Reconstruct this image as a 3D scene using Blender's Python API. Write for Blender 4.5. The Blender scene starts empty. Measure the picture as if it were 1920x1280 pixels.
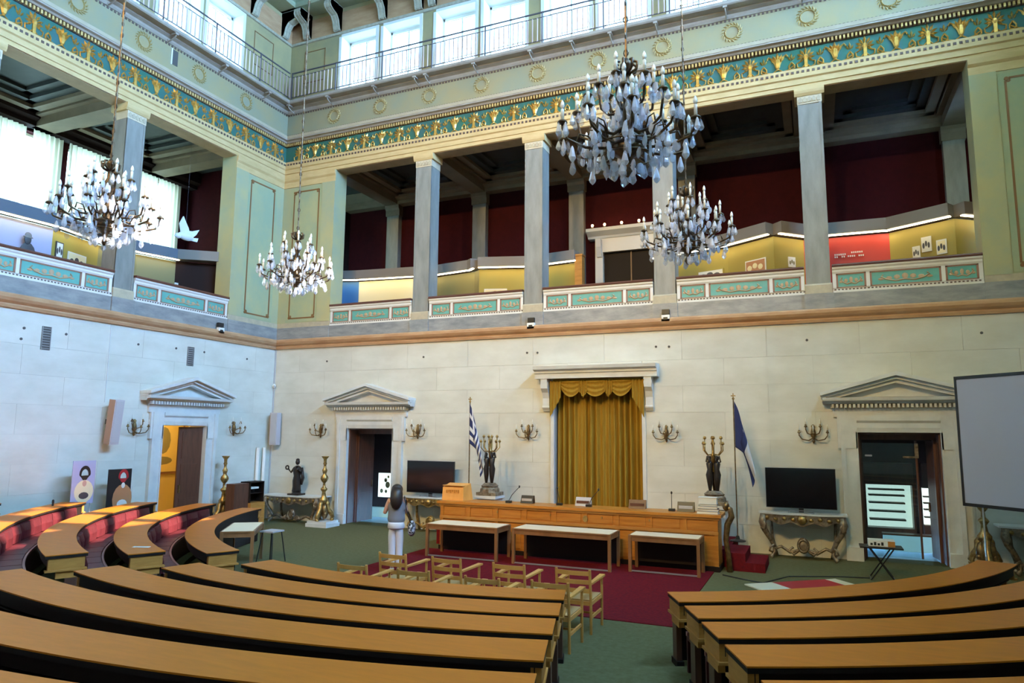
import bpy, bmesh, math, random
from mathutils import Matrix, Vector
random.seed(7)
PI = math.pi
sc = bpy.context.scene
C = sc.collection

# ------------------------------------------------------------------ camera
YAW, PIT, ROL = -0.40944132, 0.1305736, 0.00833355
fw = Vector((math.sin(YAW)*math.cos(PIT), math.cos(YAW)*math.cos(PIT), math.sin(PIT)))
rt = Vector((math.cos(YAW), -math.sin(YAW), 0))
up = rt.cross(fw)
rt, up = rt*math.cos(ROL)+up*math.sin(ROL), up*math.cos(ROL)-rt*math.sin(ROL)
cam = bpy.data.cameras.new('camera')
cam.sensor_width = 36
cam.lens = 36*1306.8/1920
cam.clip_end = 200
camo = bpy.data.objects.new('camera', cam)
C.objects.link(camo)
mw = Matrix((rt, up, -fw)).transposed().to_4x4()
mw.translation = (0, 0, 2.65)
camo.matrix_world = mw
sc.camera = camo

# ------------------------------------------------------------------ world, sun, exposure
w = bpy.data.worlds.new('world')
sc.world = w
w.use_nodes = True
bg = w.node_tree.nodes['Background']
bg.inputs[0].default_value = (0.30, 0.58, 1.0, 1)
bg.inputs[1].default_value = 122.0
sun = bpy.data.lights.new('sun', 'SUN')
sun.energy = 30
sun.angle = 0.009
sun.color = (1, 0.9, 0.76)
suno = bpy.data.objects.new('sun', sun)
C.objects.link(suno)
suno.rotation_euler = Vector((-1, -0.19, -0.736)).to_track_quat('-Z', 'Y').to_euler()
suno.location = (20, 14, 20)
FLOOD = 3600                               # watts of each added rear floodlight, built further down
sc.view_settings.view_transform = 'Standard'
sc.view_settings.look = 'None'
sc.view_settings.exposure = 0.2
sc.view_settings.gamma = 1
sc.view_settings.use_curve_mapping = False

# ------------------------------------------------------------------ dimensions of the hall
YB, XL, XR, YR = 17.15, -15.6, 5.46, -4.17
GD = 3.95                                  # depth of the galleries
COLB = [-10.34, -6.83, -3.30, 0.20]        # columns of the back gallery
COLL = [11.71, 8.19, 4.67, 1.15]           # columns of the left gallery
PB = (-13.54, 3.40)                        # end piers, back
PLY = (15.08, -2.10)                       # end piers, left
CB = [-12.07, -8.57, -5.07, -1.55, 1.92]   # bay centres back
CLB = [13.53, 9.95, 6.43, 2.91, -0.5]      # bay centres left

# ------------------------------------------------------------------ materials
MT = {}
def mat(name, col, rough=0.6, metal=0.0, col2=None, scale=4.0, stretch=(1, 1, 1), bump=0.0, spec=0.5, emit=None, estr=0.0,
        contrast=(0.35, 0.65), rnd=0.0, coat=0.0, alpha=1.0, tint=None):
    m = bpy.data.materials.new(name)
    m.use_nodes = True
    nt = m.node_tree
    b = nt.nodes['Principled BSDF']
    b.inputs['Base Color'].default_value = (*col, 1)
    b.inputs['Roughness'].default_value = rough
    b.inputs['Metallic'].default_value = metal
    b.inputs['Specular IOR Level'].default_value = spec
    b.inputs['Coat Weight'].default_value = coat
    b.inputs['Alpha'].default_value = alpha
    if tint: b.inputs['Specular Tint'].default_value = (*tint, 1)
    last = None
    if col2 or bump:
        tc = nt.nodes.new('ShaderNodeTexCoord')
        mp = nt.nodes.new('ShaderNodeMapping')
        mp.inputs['Scale'].default_value = stretch
        nz = nt.nodes.new('ShaderNodeTexNoise')
        nz.inputs['Scale'].default_value = scale
        nz.inputs['Detail'].default_value = 6
        nz.inputs['Roughness'].default_value = 0.6
        nt.links.new(tc.outputs['Object'], mp.inputs[0])
        nt.links.new(mp.outputs[0], nz.inputs['Vector'])
        if col2:
            cr = nt.nodes.new('ShaderNodeValToRGB')
            cr.color_ramp.elements[0].position = contrast[0]
            cr.color_ramp.elements[1].position = contrast[1]
            cr.color_ramp.elements[0].color = (*col, 1)
            cr.color_ramp.elements[1].color = (*col2, 1)
            nt.links.new(nz.outputs['Fac'], cr.inputs[0])
            last = cr.outputs[0]
        if bump:
            bp = nt.nodes.new('ShaderNodeBump')
            bp.inputs['Strength'].default_value = bump
            bp.inputs['Distance'].default_value = 0.02
            nt.links.new(nz.outputs['Fac'], bp.inputs['Height'])
            nt.links.new(bp.outputs[0], b.inputs['Normal'])
    if rnd:
        oi = nt.nodes.new('ShaderNodeObjectInfo')
        hs = nt.nodes.new('ShaderNodeHueSaturation')
        mr = nt.nodes.new('ShaderNodeMapRange')
        mr.inputs[3].default_value = 1-rnd
        mr.inputs[4].default_value = 1+rnd
        nt.links.new(oi.outputs['Random'], mr.inputs[0])
        nt.links.new(mr.outputs[0], hs.inputs['Value'])
        if last: nt.links.new(last, hs.inputs['Color'])
        else: hs.inputs['Color'].default_value = (*col, 1)
        last = hs.outputs[0]
    if last: nt.links.new(last, b.inputs['Base Color'])
    if emit:
        b.inputs['Emission Color'].default_value = (*emit, 1)
        b.inputs['Emission Strength'].default_value = estr
    MT[name] = m
    return m

def glassmat(name, tint=(0.95, 0.98, 1), fac=0.12, rough=0.05):
    m = bpy.data.materials.new(name)
    m.use_nodes = True
    nt = m.node_tree
    for n in list(nt.nodes): nt.nodes.remove(n)
    o = nt.nodes.new('ShaderNodeOutputMaterial')
    mx = nt.nodes.new('ShaderNodeMixShader')
    t = nt.nodes.new('ShaderNodeBsdfTransparent')
    t.inputs[0].default_value = (*tint, 1)
    g = nt.nodes.new('ShaderNodeBsdfGlossy')
    g.inputs['Roughness'].default_value = rough
    mx.inputs[0].default_value = fac
    nt.links.new(t.outputs[0], mx.inputs[1]); nt.links.new(g.outputs[0], mx.inputs[2]); nt.links.new(mx.outputs[0], o.inputs[0])
    MT[name] = m

def crystalmat(name):
    m = bpy.data.materials.new(name)
    m.use_nodes = True
    nt = m.node_tree
    b = nt.nodes['Principled BSDF']
    b.inputs['Base Color'].default_value = (0.80, 0.82, 0.90, 1)
    b.inputs['Roughness'].default_value = 0.08
    b.inputs['Specular IOR Level'].default_value = 1.0
    o = nt.nodes['Material Output']
    mx = nt.nodes.new('ShaderNodeMixShader')
    t = nt.nodes.new('ShaderNodeBsdfTransparent')
    t.inputs[0].default_value = (0.92, 0.95, 1, 1)
    oi = nt.nodes.new('ShaderNodeObjectInfo')
    mr = nt.nodes.new('ShaderNodeMapRange')
    mr.inputs[3].default_value = 0.12
    mr.inputs[4].default_value = 0.80
    nt.links.new(oi.outputs['Random'], mr.inputs[0]); nt.links.new(mr.outputs[0], mx.inputs[0])
    nt.links.new(t.outputs[0], mx.inputs[1]); nt.links.new(b.outputs[0], mx.inputs[2]); nt.links.new(mx.outputs[0], o.inputs[0])
    MT[name] = m

def sheermat(name, col):
    m = bpy.data.materials.new(name)
    m.use_nodes = True
    nt = m.node_tree
    for n in list(nt.nodes): nt.nodes.remove(n)
    o = nt.nodes.new('ShaderNodeOutputMaterial')
    mx = nt.nodes.new('ShaderNodeMixShader')
    t = nt.nodes.new('ShaderNodeBsdfTranslucent'); t.inputs[0].default_value = (*col, 1)
    d = nt.nodes.new('ShaderNodeBsdfDiffuse'); d.inputs[0].default_value = (*col, 1)
    mx.inputs[0].default_value = 0.45
    nt.links.new(t.outputs[0], mx.inputs[1]); nt.links.new(d.outputs[0], mx.inputs[2]); nt.links.new(mx.outputs[0], o.inputs[0])
    MT[name] = m

mat('marble', (0.58, 0.56, 0.48), 0.55, spec=0.3, col2=(0.68, 0.665, 0.59), scale=1.1, stretch=(1, 1, 2.2), bump=0.06, rnd=0.025, contrast=(0.3, 0.7))
mat('marble_trim', (0.66, 0.66, 0.63), 0.4, col2=(0.55, 0.56, 0.55), scale=3, contrast=(0.4, 0.75))
mat('joint', (0.47, 0.45, 0.39), 0.8)
mat('anchor', (0.08, 0.075, 0.07), 0.7)
mat('tan', (0.45, 0.245, 0.125), 0.6, spec=0.2, col2=(0.55, 0.33, 0.18), scale=2, stretch=(1, 1, 4))
mat('plinth', (0.20, 0.205, 0.21), 0.4, col2=(0.33, 0.32, 0.31), scale=2.2, stretch=(1, 1, 3))
mat('grey_marble', (0.20, 0.20, 0.185), 0.4, spec=0.3, col2=(0.31, 0.30, 0.27), scale=2.2, stretch=(2, 2, 0.5), contrast=(0.3, 0.7))
mat('base_tan', (0.52, 0.43, 0.29), 0.55, col2=(0.42, 0.35, 0.25), scale=5)
mat('pier_paint', (0.47, 0.42, 0.21), 0.65, col2=(0.36, 0.38, 0.25), scale=0.9, contrast=(0.35, 0.62))
mat('pier_panel', (0.44, 0.43, 0.24), 0.65, spec=0.2, col2=(0.33, 0.39, 0.26), scale=1.3)
mat('line_brown', (0.22, 0.10, 0.03), 0.5)
mat('beige', (0.58, 0.41, 0.19), 0.6, spec=0.2, col2=(0.66, 0.48, 0.24), scale=2.5, stretch=(1, 1, 3))
mat('beige_pale', (0.66, 0.56, 0.40), 0.6, col2=(0.58, 0.49, 0.34), scale=3)
mat('soffit', (0.36, 0.24, 0.13), 0.6, col2=(0.44, 0.29, 0.16), scale=3)
mat('teal', (0.04, 0.155, 0.105), 0.6, spec=0.15, col2=(0.055, 0.14, 0.14), scale=2.0)
mat('gold', (0.72, 0.43, 0.10), 0.35, 0.55, col2=(0.50, 0.26, 0.05), scale=12)
mat('dentil_gold', (0.62, 0.42, 0.16), 0.45, 0.2)
mat('dark_recess', (0.05, 0.03, 0.025), 0.8)
mat('bead', (0.10, 0.06, 0.05), 0.6)
mat('band', (0.37, 0.295, 0.155), 0.65, spec=0.15, col2=(0.29, 0.285, 0.195), scale=1.0)
mat('wreath', (0.50, 0.34, 0.13), 0.5, 0.2, col2=(0.36, 0.27, 0.10), scale=25)
mat('cream_white', (0.74, 0.71, 0.66), 0.5)
mat('balcony', (0.34, 0.28, 0.23), 0.6, spec=0.2, col2=(0.42, 0.36, 0.30), scale=2)
mat('iron', (0.10, 0.085, 0.10), 0.5, 0.3)
mat('iron_rose', (0.55, 0.40, 0.36), 0.5, 0.2)
mat('upper_wall', (0.43, 0.34, 0.165), 0.65, spec=0.2, col2=(0.34, 0.29, 0.16), scale=1.4)
mat('window_white', (0.82, 0.80, 0.74), 0.5)
mat('ceiling_green', (0.30, 0.34, 0.22), 0.6, spec=0.2, col2=(0.38, 0.40, 0.27), scale=1.5)
mat('console_white', (0.50, 0.44, 0.33), 0.5, spec=0.2, col2=(0.38, 0.34, 0.25), scale=9)
mat('rail_wood', (0.12, 0.045, 0.03), 0.35)
mat('panel_frame', (0.30, 0.15, 0.10), 0.55)
mat('panel_teal', (0.10, 0.36, 0.32), 0.5, col2=(0.14, 0.40, 0.33), scale=6)
mat('ornament', (0.48, 0.33, 0.20), 0.5, 0.1)
mat('red_wall', (0.045, 0.005, 0.007), 0.8, spec=0.1, col2=(0.034, 0.004, 0.006), scale=6)
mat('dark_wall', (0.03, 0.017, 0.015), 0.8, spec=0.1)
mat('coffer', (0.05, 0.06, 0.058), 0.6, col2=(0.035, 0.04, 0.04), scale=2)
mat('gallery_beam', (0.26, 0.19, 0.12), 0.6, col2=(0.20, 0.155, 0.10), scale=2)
mat('hood', (0.23, 0.20, 0.18), 0.6)
mat('hood_blue', (0.10, 0.115, 0.15), 0.6)
mat('cornice_paint', (0.46, 0.38, 0.26), 0.6, spec=0.2, col2=(0.52, 0.44, 0.32), scale=3)
mat('panel_yellow', (0.33, 0.25, 0.045), 0.6)
mat('panel_cream', (0.80, 0.70, 0.44), 0.6)
mat('panel_olive', (0.20, 0.17, 0.06), 0.6)
mat('panel_blue', (0.04, 0.17, 0.42), 0.5)
mat('panel_red', (0.50, 0.03, 0.02), 0.5)
mat('panel_lilac', (0.36, 0.36, 0.50), 0.5)
mat('strip_light', (1, 1, 1), 0.5, emit=(1, 0.86, 0.55), estr=11)
mat('print_white', (0.75, 0.72, 0.66), 0.5)
mat('print_dark', (0.06, 0.055, 0.06), 0.5)
mat('print_brown', (0.45, 0.20, 0.09), 0.5)
mat('green_carpet', (0.11, 0.105, 0.045), 0.9, spec=0.1, col2=(0.135, 0.13, 0.065), scale=14, bump=0.15)
mat('red_carpet', (0.17, 0.012, 0.016), 0.95, spec=0.05, col2=(0.11, 0.010, 0.016), scale=18, bump=0.15)
mat('desk_wood', (0.66, 0.20, 0.018), 0.36, 0.35, spec=0.3, tint=(1.0, 0.55, 0.20), col2=(0.55, 0.17, 0.016), scale=3.0, stretch=(1, 6, 1), coat=0.0, contrast=(0.3, 0.7))
mat('podium_wood', (0.52, 0.20, 0.03), 0.38, spec=0.3, col2=(0.40, 0.14, 0.02), scale=3.0, stretch=(0.6, 1, 7))
mat('end_wood', (0.50, 0.22, 0.05), 0.45, spec=0.25, col2=(0.40, 0.165, 0.035), scale=4, stretch=(1, 1, 5))
mat('dark_or_shaded_wood', (0.014, 0.008, 0.006), 0.6, spec=0.2)  # on the desks this near-black also paints the shade under their tops
mat('door_wood', (0.13, 0.05, 0.028), 0.4, col2=(0.08, 0.03, 0.018), scale=4, stretch=(3, 3, 0.4))
mat('leather', (0.085, 0.012, 0.014), 0.42, spec=0.25, col2=(0.065, 0.009, 0.011), scale=8, rnd=0.12)
mat('leather_edge', (0.28, 0.09, 0.07), 0.4)
mat('chair_wood', (0.74, 0.34, 0.085), 0.4, spec=0.3, col2=(0.64, 0.28, 0.06), scale=6, stretch=(1, 1, 0.3))
mat('chair_seat', (0.50, 0.30, 0.12), 0.7)
mat('table_white', (0.80, 0.70, 0.50), 0.45)
mat('table_wood', (0.26, 0.12, 0.045), 0.45, col2=(0.20, 0.09, 0.03), scale=5, stretch=(1, 1, 0.3))
mat('curtain_gold', (0.36, 0.21, 0.025), 0.75, spec=0.15, col2=(0.27, 0.155, 0.018), scale=5, stretch=(4, 4, 0.3))
mat('chandelier_metal', (0.16, 0.10, 0.05), 0.4, 0.7, col2=(0.04, 0.028, 0.02), scale=14)
mat('brass_dark', (0.30, 0.19, 0.075), 0.35, 0.7, col2=(0.11, 0.07, 0.035), scale=9)
mat('bronze', (0.035, 0.027, 0.024), 0.35, 0.4)
mat('gilt', (0.55, 0.36, 0.12), 0.35, 0.7, col2=(0.20, 0.12, 0.045), scale=14)
mat('gilt_grey', (0.34, 0.27, 0.19), 0.4, 0.45, col2=(0.10, 0.075, 0.05), scale=11)
mat('candle', (0.80, 0.78, 0.70), 0.5)
mat('bulb', (0.95, 0.95, 0.92), 0.25, spec=0.8)

crystalmat('crystal')
glassmat('pane', (0.34, 0.34, 0.32), 0.06, 0.02)
glassmat('gallery_pane', (0.42, 0.40, 0.34), 0.06, 0.02)
glassmat('clear_pane', (0.97, 0.98, 1.0), 0.06, 0.02)
glassmat('case_glass', (0.85, 0.92, 0.92), 0.05, 0.02)
sheermat('sheer', (0.60, 0.54, 0.40))
mat('black_plastic', (0.012, 0.012, 0.013), 0.4)
mat('tv_screen', (0.006, 0.006, 0.008), 0.12, spec=0.6)
mat('silver', (0.55, 0.55, 0.56), 0.3, 0.7)
mat('grey_plastic', (0.45, 0.43, 0.44), 0.5)
mat('speaker_grey', (0.50, 0.46, 0.48), 0.6)
mat('speaker_brown', (0.42, 0.24, 0.16), 0.6)
mat('white_plastic', (0.78, 0.78, 0.76), 0.4)
mat('flag_blue', (0.018, 0.028, 0.115), 0.8)
mat('flag_white', (0.66, 0.68, 0.74), 0.8)
mat('screen_cloth', (0.40, 0.42, 0.53), 0.75)
mat('skin', (0.62, 0.34, 0.24), 0.5)
mat('hair', (0.022, 0.013, 0.010), 0.45)
mat('grey_top', (0.20, 0.20, 0.23), 0.8)
mat('white_cloth', (0.72, 0.71, 0.76), 0.7)
mat('bag', (0.03, 0.03, 0.035), 0.5, col2=(0.55, 0.56, 0.6), scale=22, contrast=(0.5, 0.54))
mat('yellow_wall', (0.62, 0.45, 0.12), 0.6)
mat('case_light', (0.8, 0.9, 0.9), 0.5, emit=(0.86, 0.97, 0.88), estr=1.0)
mat('case_floor', (0.30, 0.55, 0.65), 0.4, emit=(0.35, 0.70, 0.85), estr=0.38)
mat('bulb_warm', (1, 0.8, 0.5), 0.4, emit=(1, 0.62, 0.25), estr=25)
mat('dove', (0.86, 0.88, 0.90), 0.5)
mat('paper', (0.72, 0.70, 0.64), 0.7)
mat('book_a', (0.10, 0.09, 0.13), 0.6)
mat('book_b', (0.55, 0.52, 0.46), 0.6)
mat('mat_red', (0.42, 0.015, 0.02), 0.6)
mat('mat_cream', (0.74, 0.68, 0.52), 0.6)
mat('portrait_lilac', (0.42, 0.42, 0.60), 0.6)

# ------------------------------------------------------------------ mesh builder
FB = lambda p: (p[0], YB-p[1], p[2])
FL = lambda p: (XL+p[1], p[0], p[2])
FR = lambda p: (XR-p[1], p[0], p[2])
FRE = lambda p: (p[0], YR+p[1], p[2])

class MB:
    def __init__(s, f=None): s.v = []; s.f = []; s.mi = []; s.fr = f
    def add(s, vs, fs, mi=0):
        n = len(s.v)
        s.v += [s.fr(p) for p in vs] if s.fr else [tuple(p) for p in vs]
        s.f += [tuple(n+i for i in q) for q in fs]
        s.mi += [mi]*len(fs)
        return s
    def box(s, x0, x1, y0, y1, z0, z1, mi=0):
        return s.add([(x, y, z) for z in (z0, z1) for y in (y0, y1) for x in (x0, x1)],
                     [(0, 2, 3, 1), (4, 5, 7, 6), (0, 1, 5, 4), (2, 6, 7, 3), (0, 4, 6, 2), (1, 3, 7, 5)], mi)
    def prof(s, pr, u0, u1, mi=0):
        n = len(pr)
        return s.add([(u0, d, z) for d, z in pr]+[(u1, d, z) for d, z in pr],
                     [(i, (i+1) % n, n+(i+1) % n, n+i) for i in range(n)]+[tuple(range(n))[::-1], tuple(range(n, 2*n))], mi)
    def prismd(s, poly, d0, d1, mi=0):           # polygon in (u,z), extruded along d
        n = len(poly)
        return s.add([(u, d0, z) for u, z in poly]+[(u, d1, z) for u, z in poly],
                     [(i, (i+1) % n, n+(i+1) % n, n+i) for i in range(n)]+[tuple(range(n))[::-1], tuple(range(n, 2*n))], mi)
    def prismz(s, poly, z0, z1, mi=0):
        n = len(poly)
        return s.add([(x, y, z0) for x, y in poly]+[(x, y, z1) for x, y in poly],
                     [(i, (i+1) % n, n+(i+1) % n, n+i) for i in range(n)]+[tuple(range(n))[::-1], tuple(range(n, 2*n))], mi)
    def lathe(s, pr, c=(0, 0, 0), n=12, mi=0):
        vs = []
        for r, z in pr:
            for k in range(n):
                a = 2*PI*k/n
                vs.append((c[0]+r*math.cos(a), c[1]+r*math.sin(a), c[2]+z))
        m = len(pr)
        fs = [(i*n+k, i*n+(k+1) % n, (i+1)*n+(k+1) % n, (i+1)*n+k) for i in range(m-1) for k in range(n)]
        fs += [tuple(range(n))[::-1], tuple((m-1)*n+k for k in range(n))]
        return s.add(vs, fs, mi)
    def tube(s, pts, r, n=6, mi=0):
        pts = [Vector(p) for p in pts]
        m = len(pts)
        rs = r if isinstance(r, (list, tuple)) else [r]*m
        vs = []
        ref = None
        for i, p in enumerate(pts):
            t = (pts[min(i+1, m-1)]-pts[max(i-1, 0)]).normalized()
            if ref is None:
                ref = Vector((0, 0, 1)) if abs(t.z) < 0.9 else Vector((1, 0, 0))
            a = t.cross(ref).normalized()
            b = a.cross(t).normalized()
            ref = b
            for k in range(n):
                q = 2*PI*k/n
                vs.append(tuple(p+(a*math.cos(q)+b*math.sin(q))*rs[i]))
        fs = [(i*n+k, i*n+(k+1) % n, (i+1)*n+(k+1) % n, (i+1)*n+k) for i in range(m-1) for k in range(n)]
        fs += [tuple(range(n))[::-1], tuple((m-1)*n+k for k in range(n))]
        return s.add(vs, fs, mi)
    def ell(s, c, r, n=8, m=6, mi=0):
        pr = [(max(0.02, math.sin(PI*i/m)), -math.cos(PI*i/m)) for i in range(m+1)]
        vs = []
        for q, z in pr:
            for k in range(n):
                a = 2*PI*k/n
                vs.append((c[0]+r[0]*q*math.cos(a), c[1]+r[1]*q*math.sin(a), c[2]+r[2]*z))
        fs = [(i*n+k, i*n+(k+1) % n, (i+1)*n+(k+1) % n, (i+1)*n+k) for i in range(m) for k in range(n)]
        fs += [tuple(range(n))[::-1], tuple(m*n+k for k in range(n))]
        return s.add(vs, fs, mi)
    def arc(s, c, r0, r1, a0, a1, z0, z1, n=24, mi=0, lift=0.0):   # annular slab; angle from -y toward +x; degrees
        vs = []
        for i in range(n+1):
            a = math.radians(a0+(a1-a0)*i/n)
            for r, z in ((r0, z0), (r1, z0), (r1, z1), (r0, z1)):
                vs.append((c[0]+r*math.sin(a), c[1]-r*math.cos(a), z))
        fs = [(4*i+j, 4*i+(j+1) % 4, 4*i+4+(j+1) % 4, 4*i+4+j) for i in range(n) for j in range(4)]
        fs += [(3, 2, 1, 0), (4*n, 4*n+1, 4*n+2, 4*n+3)]
        return s.add(vs, fs, mi)
    def sheet(s, fn, nu, nv, mi=0, mf=None):
        vs = [fn(i/nu, j/nv) for j in range(nv+1) for i in range(nu+1)]
        n0 = len(s.v)
        fs = [(j*(nu+1)+i, j*(nu+1)+i+1, (j+1)*(nu+1)+i+1, (j+1)*(nu+1)+i) for j in range(nv) for i in range(nu)]
        s.add(vs, fs, mi)
        if mf:
            k = len(s.mi)-len(fs)
            for j in range(nv):
                for i in range(nu):
                    s.mi[k] = mf((i+0.5)/nu, (j+0.5)/nv); k += 1
        return s
    def mesh(s, name, mats, smooth=False, off=(0, 0, 0)):
        me = bpy.data.meshes.new(name)
        me.from_pydata([(x-off[0], y-off[1], z-off[2]) for x, y, z in s.v], [], s.f)
        for m in (mats if isinstance(mats, (list, tuple)) else [mats]): me.materials.append(MT[m])
        bm = bmesh.new(); bm.from_mesh(me)
        bm.faces.ensure_lookup_table()
        for i, fc in enumerate(bm.faces):
            fc.material_index = s.mi[i]; fc.smooth = smooth
        bmesh.ops.recalc_face_normals(bm, faces=bm.faces)
        bm.to_mesh(me); bm.free()
        return me
    def build(s, name, mats, parent=None, smooth=False, local=False, thick=0.0):
        off = (0, 0, 0)
        if parent is not None and not local: off = world_loc(parent)
        o = link(name, s.mesh(name, mats, smooth, off), parent)
        if thick:
            md = o.modifiers.new('thickness', 'SOLIDIFY'); md.thickness = thick; md.offset = 0
        return o

def world_loc(o):
    x = Vector((0, 0, 0))
    while o: x += o.location; o = o.parent
    return tuple(x)

def link(name, data, parent=None, loc=None, rot=None, scale=None):
    o = bpy.data.objects.new(name, data)
    C.objects.link(o)
    if parent is not None: o.parent = parent
    if loc: o.location = loc
    if rot: o.rotation_euler = rot
    if scale: o.scale = scale
    return o

def tag(o, label, cat, group=None):
    o['label'] = label; o['category'] = cat
    if group: o['group'] = group
    return o

def thing(name, label, cat, loc=(0, 0, 0), rz=0.0, group=None):
    o = link(name, None, None, loc, (0, 0, rz))
    o.empty_display_size = 0.1
    return tag(o, label, cat, group)

def struct(name, mb=None, mats=None, loc=(0, 0, 0), label=None, smooth=False):
    if mb is None: o = link(name, None, None, loc)
    else: o = mb.build(name, mats, smooth=smooth)
    o['kind'] = 'structure'
    if label: o['label'] = label
    return o

def copy_tree(o, parent=None):
    c = o.copy(); C.objects.link(c); c.parent = parent
    for ch in list(o.children): copy_tree(ch, c)
    return c

def rect_sub(r, h):
    x0, x1, z0, z1 = r; a0, a1, b0, b1 = h
    if a0 >= x1 or a1 <= x0 or b0 >= z1 or b1 <= z0: return [r]
    out = []
    if a0 > x0: out.append((x0, a0, z0, z1))
    if a1 < x1: out.append((a1, x1, z0, z1))
    m0, m1 = max(x0, a0), min(x1, a1)
    if b0 > z0: out.append((m0, m1, z0, b0))
    if b1 < z1: out.append((m0, m1, b1, z1))
    return out

def rects(r, holes):
    out = [r]
    for h in holes: out = [q for p in out for q in rect_sub(p, h)]
    return [q for q in out if q[1]-q[0] > 0.02 and q[3]-q[2] > 0.02]

# ================================================================== THE SHELL
DOORB1 = (-12.68, -11.11, -0.1, 2.75)
DOORB2 = (0.82, 2.40, -0.1, 2.73)
NICHE = (-6.22, -3.92, 0.36, 4.05)
DOORL = (13.11, 14.53, -0.1, 2.78)

# floors
fl = struct('floor', MB().box(XL-0.6, XR+0.6, YR-0.6, YB+0.6, -0.2, 0), 'green_carpet')
CEN = (-5.07, 15.7)
RIN = [7.75, 8.85, 9.87, 10.90, 11.97, 13.02]       # inner radii of the desk rows
for n in range(1, 9):                                # the tiers under the rows rise by 10 cm each
    r0 = (RIN[n-1]+0.54) if n <= 6 else RIN[5]+0.54+(n-6)*1.04
    m = MB()
    N = 60
    poly_in, vs, fs = [], [], []
    for i in range(N+1):
        a = math.radians(-80+160*i/N)
        x, y = CEN[0]+r0*math.sin(a), CEN[1]-r0*math.cos(a)
        s = min((XL+0.0-CEN[0])/math.sin(a) if a < -1e-6 else 99, (XR-CEN[0])/math.sin(a) if a > 1e-6 else 99, (CEN[1]-YR)/math.cos(a))
        if s <= r0: continue
        x2, y2 = CEN[0]+s*math.sin(a), CEN[1]-s*math.cos(a)
        vs += [(x, y, 0.1*(n-1)+0.0005), (x, y, 0.1*n), (x2, y2, 0.1*n)]
    k = len(vs)//3
    for i in range(k-1):
        fs += [(3*i, 3*i+3, 3*i+4, 3*i+1), (3*i+1, 3*i+4, 3*i+5, 3*i+2)]
    m.add(vs, fs)
    struct('floor', m, 'green_carpet')

# lower walls: core + marble slabs with open joints
def lower_wall(name, F, u0, u1, holes, slabs=True, top=5.22):
    core = MB(F)
    for a, b, c, d in rects((u0, u1, 0, top), holes): core.box(a, b, -0.6, -0.02 if slabs else 0, c, d)
    wl = struct(name, core, 'joint' if slabs else 'marble')
    if slabs:
        zs = [0, 0.62, 1.26, 1.90, 2.54, 3.18, 3.82, 4.46, top]
        for i in range(8):
            L = 1.95
            u = u0-(L*0.5 if i % 2 else 0)
            while u < u1:
                a, b = max(u, u0), min(u+L, u1)
                if b-a > 0.05:
                    for q in rects((a+0.0018, b-0.0018, zs[i]+0.0018, zs[i+1]-0.0018), holes):
                        MB(F).box(q[0], q[1], -0.02, 0.0, q[2], q[3]).build('wall_slab', 'marble', wl)
                u += L
    return wl
wall_back = lower_wall('wall_back', FB, XL, XR, [DOORB1, DOORB2, NICHE])
wall_left = lower_wall('wall_left', FL, YR, YB, [DOORL])
wall_right = lower_wall('wall_right', FR, YR, YB, [], False)
wall_rear = lower_wall('wall_rear', FRE, XL, XR, [], False)
for F, pts in ((FB, ((-13.58, 4.77), (-10.19, 4.78), (-7.0, 4.78), (-6.7, 4.77), (-3.55, 4.8), (-3.23, 4.79), (-0.1, 4.81), (3.27, 4.81))),
               (FL, ((9.47, 4.81), (10.4, 4.8), (9.43, 4.57), (12.26, 4.79), (13.4, 4.82), (14.34, 4.82), (15.95, 4.79)))):
    for u, z in pts:
        m = MB(F)
        m.prismd([(u+0.03*math.cos(a*PI/4), z+0.03*math.sin(a*PI/4)) for a in range(8)], 0, 0.012)
        m.build('anchor_plug', 'anchor', wall_back if F is FB else wall_left)

# tan string course and grey plinth
COURSE = [(0, 5.20), (0.05, 5.20), (0.07, 5.26), (0.06, 5.29), (0.13, 5.34), (0.17, 5.40), (0.17, 5.46), (0.12, 5.50), (-0.55, 5.50), (-0.55, 5.20)]
def trims(F, u0, u1, tn):
    t = struct('trim_%d' % tn, MB(F).prof(COURSE, u0, u1), 'tan')
    MB(F).box(u0, u1, -0.55, 0.03, 5.50, 5.86).build('plinth', 'plinth', t)
trims(FB, XL, XR, 1)
trims(FL, YR, YB, 2)

# entablature: architrave, bead course, frieze of palmettes, dentils, cornice, wreath band, cove, balcony slab
def petal_fan(m, n, spread, ln, cz, wide=0.028):
    for i in range(n):
        a = math.radians(-spread+2*spread*i/(n-1))
        l = ln*(1-0.25*abs(a)/math.radians(spread))
        dx, dz = math.sin(a), math.cos(a)
        w_ = wide
        px, pz = dz*w_, -dx*w_
        m.add([(dx*0.03, 0, cz+dz*0.03), (dx*l*0.65+px, 0.0, cz+dz*l*0.65+pz), (dx*l, 0.005, cz+dz*l), (dx*l*0.65-px, 0.0, cz+dz*l*0.65-pz), (dx*l*0.62, 0.045, cz+dz*l*0.62)],
              [(0, 1, 4), (1, 2, 4), (2, 3, 4), (3, 0, 4), (0, 3, 2, 1)])
def curl(m, pts, r=0.014): m.tube([(x, 0.015, z) for x, z in pts], r, 4)
mA = MB()
petal_fan(mA, 9, 125, 0.21, 0.02)
mA.ell((0, 0.015, 0.02), (0.05, 0.03, 0.06), 6, 4)
for s in (-1, 1):
    curl(mA, [(0, -0.12), (s*0.08, -0.2), (s*0.16, -0.17), (s*0.17, -0.09), (s*0.11, -0.07)])
mA.box(-0.03, 0.03, 0, 0.03, -0.2, 0.0)
mBm = MB()
petal_fan(mBm, 5, 55, 0.22, 0.0, 0.034)
mBm.ell((0, 0.02, -0.03), (0.06, 0.035, 0.12), 6, 4)
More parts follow.
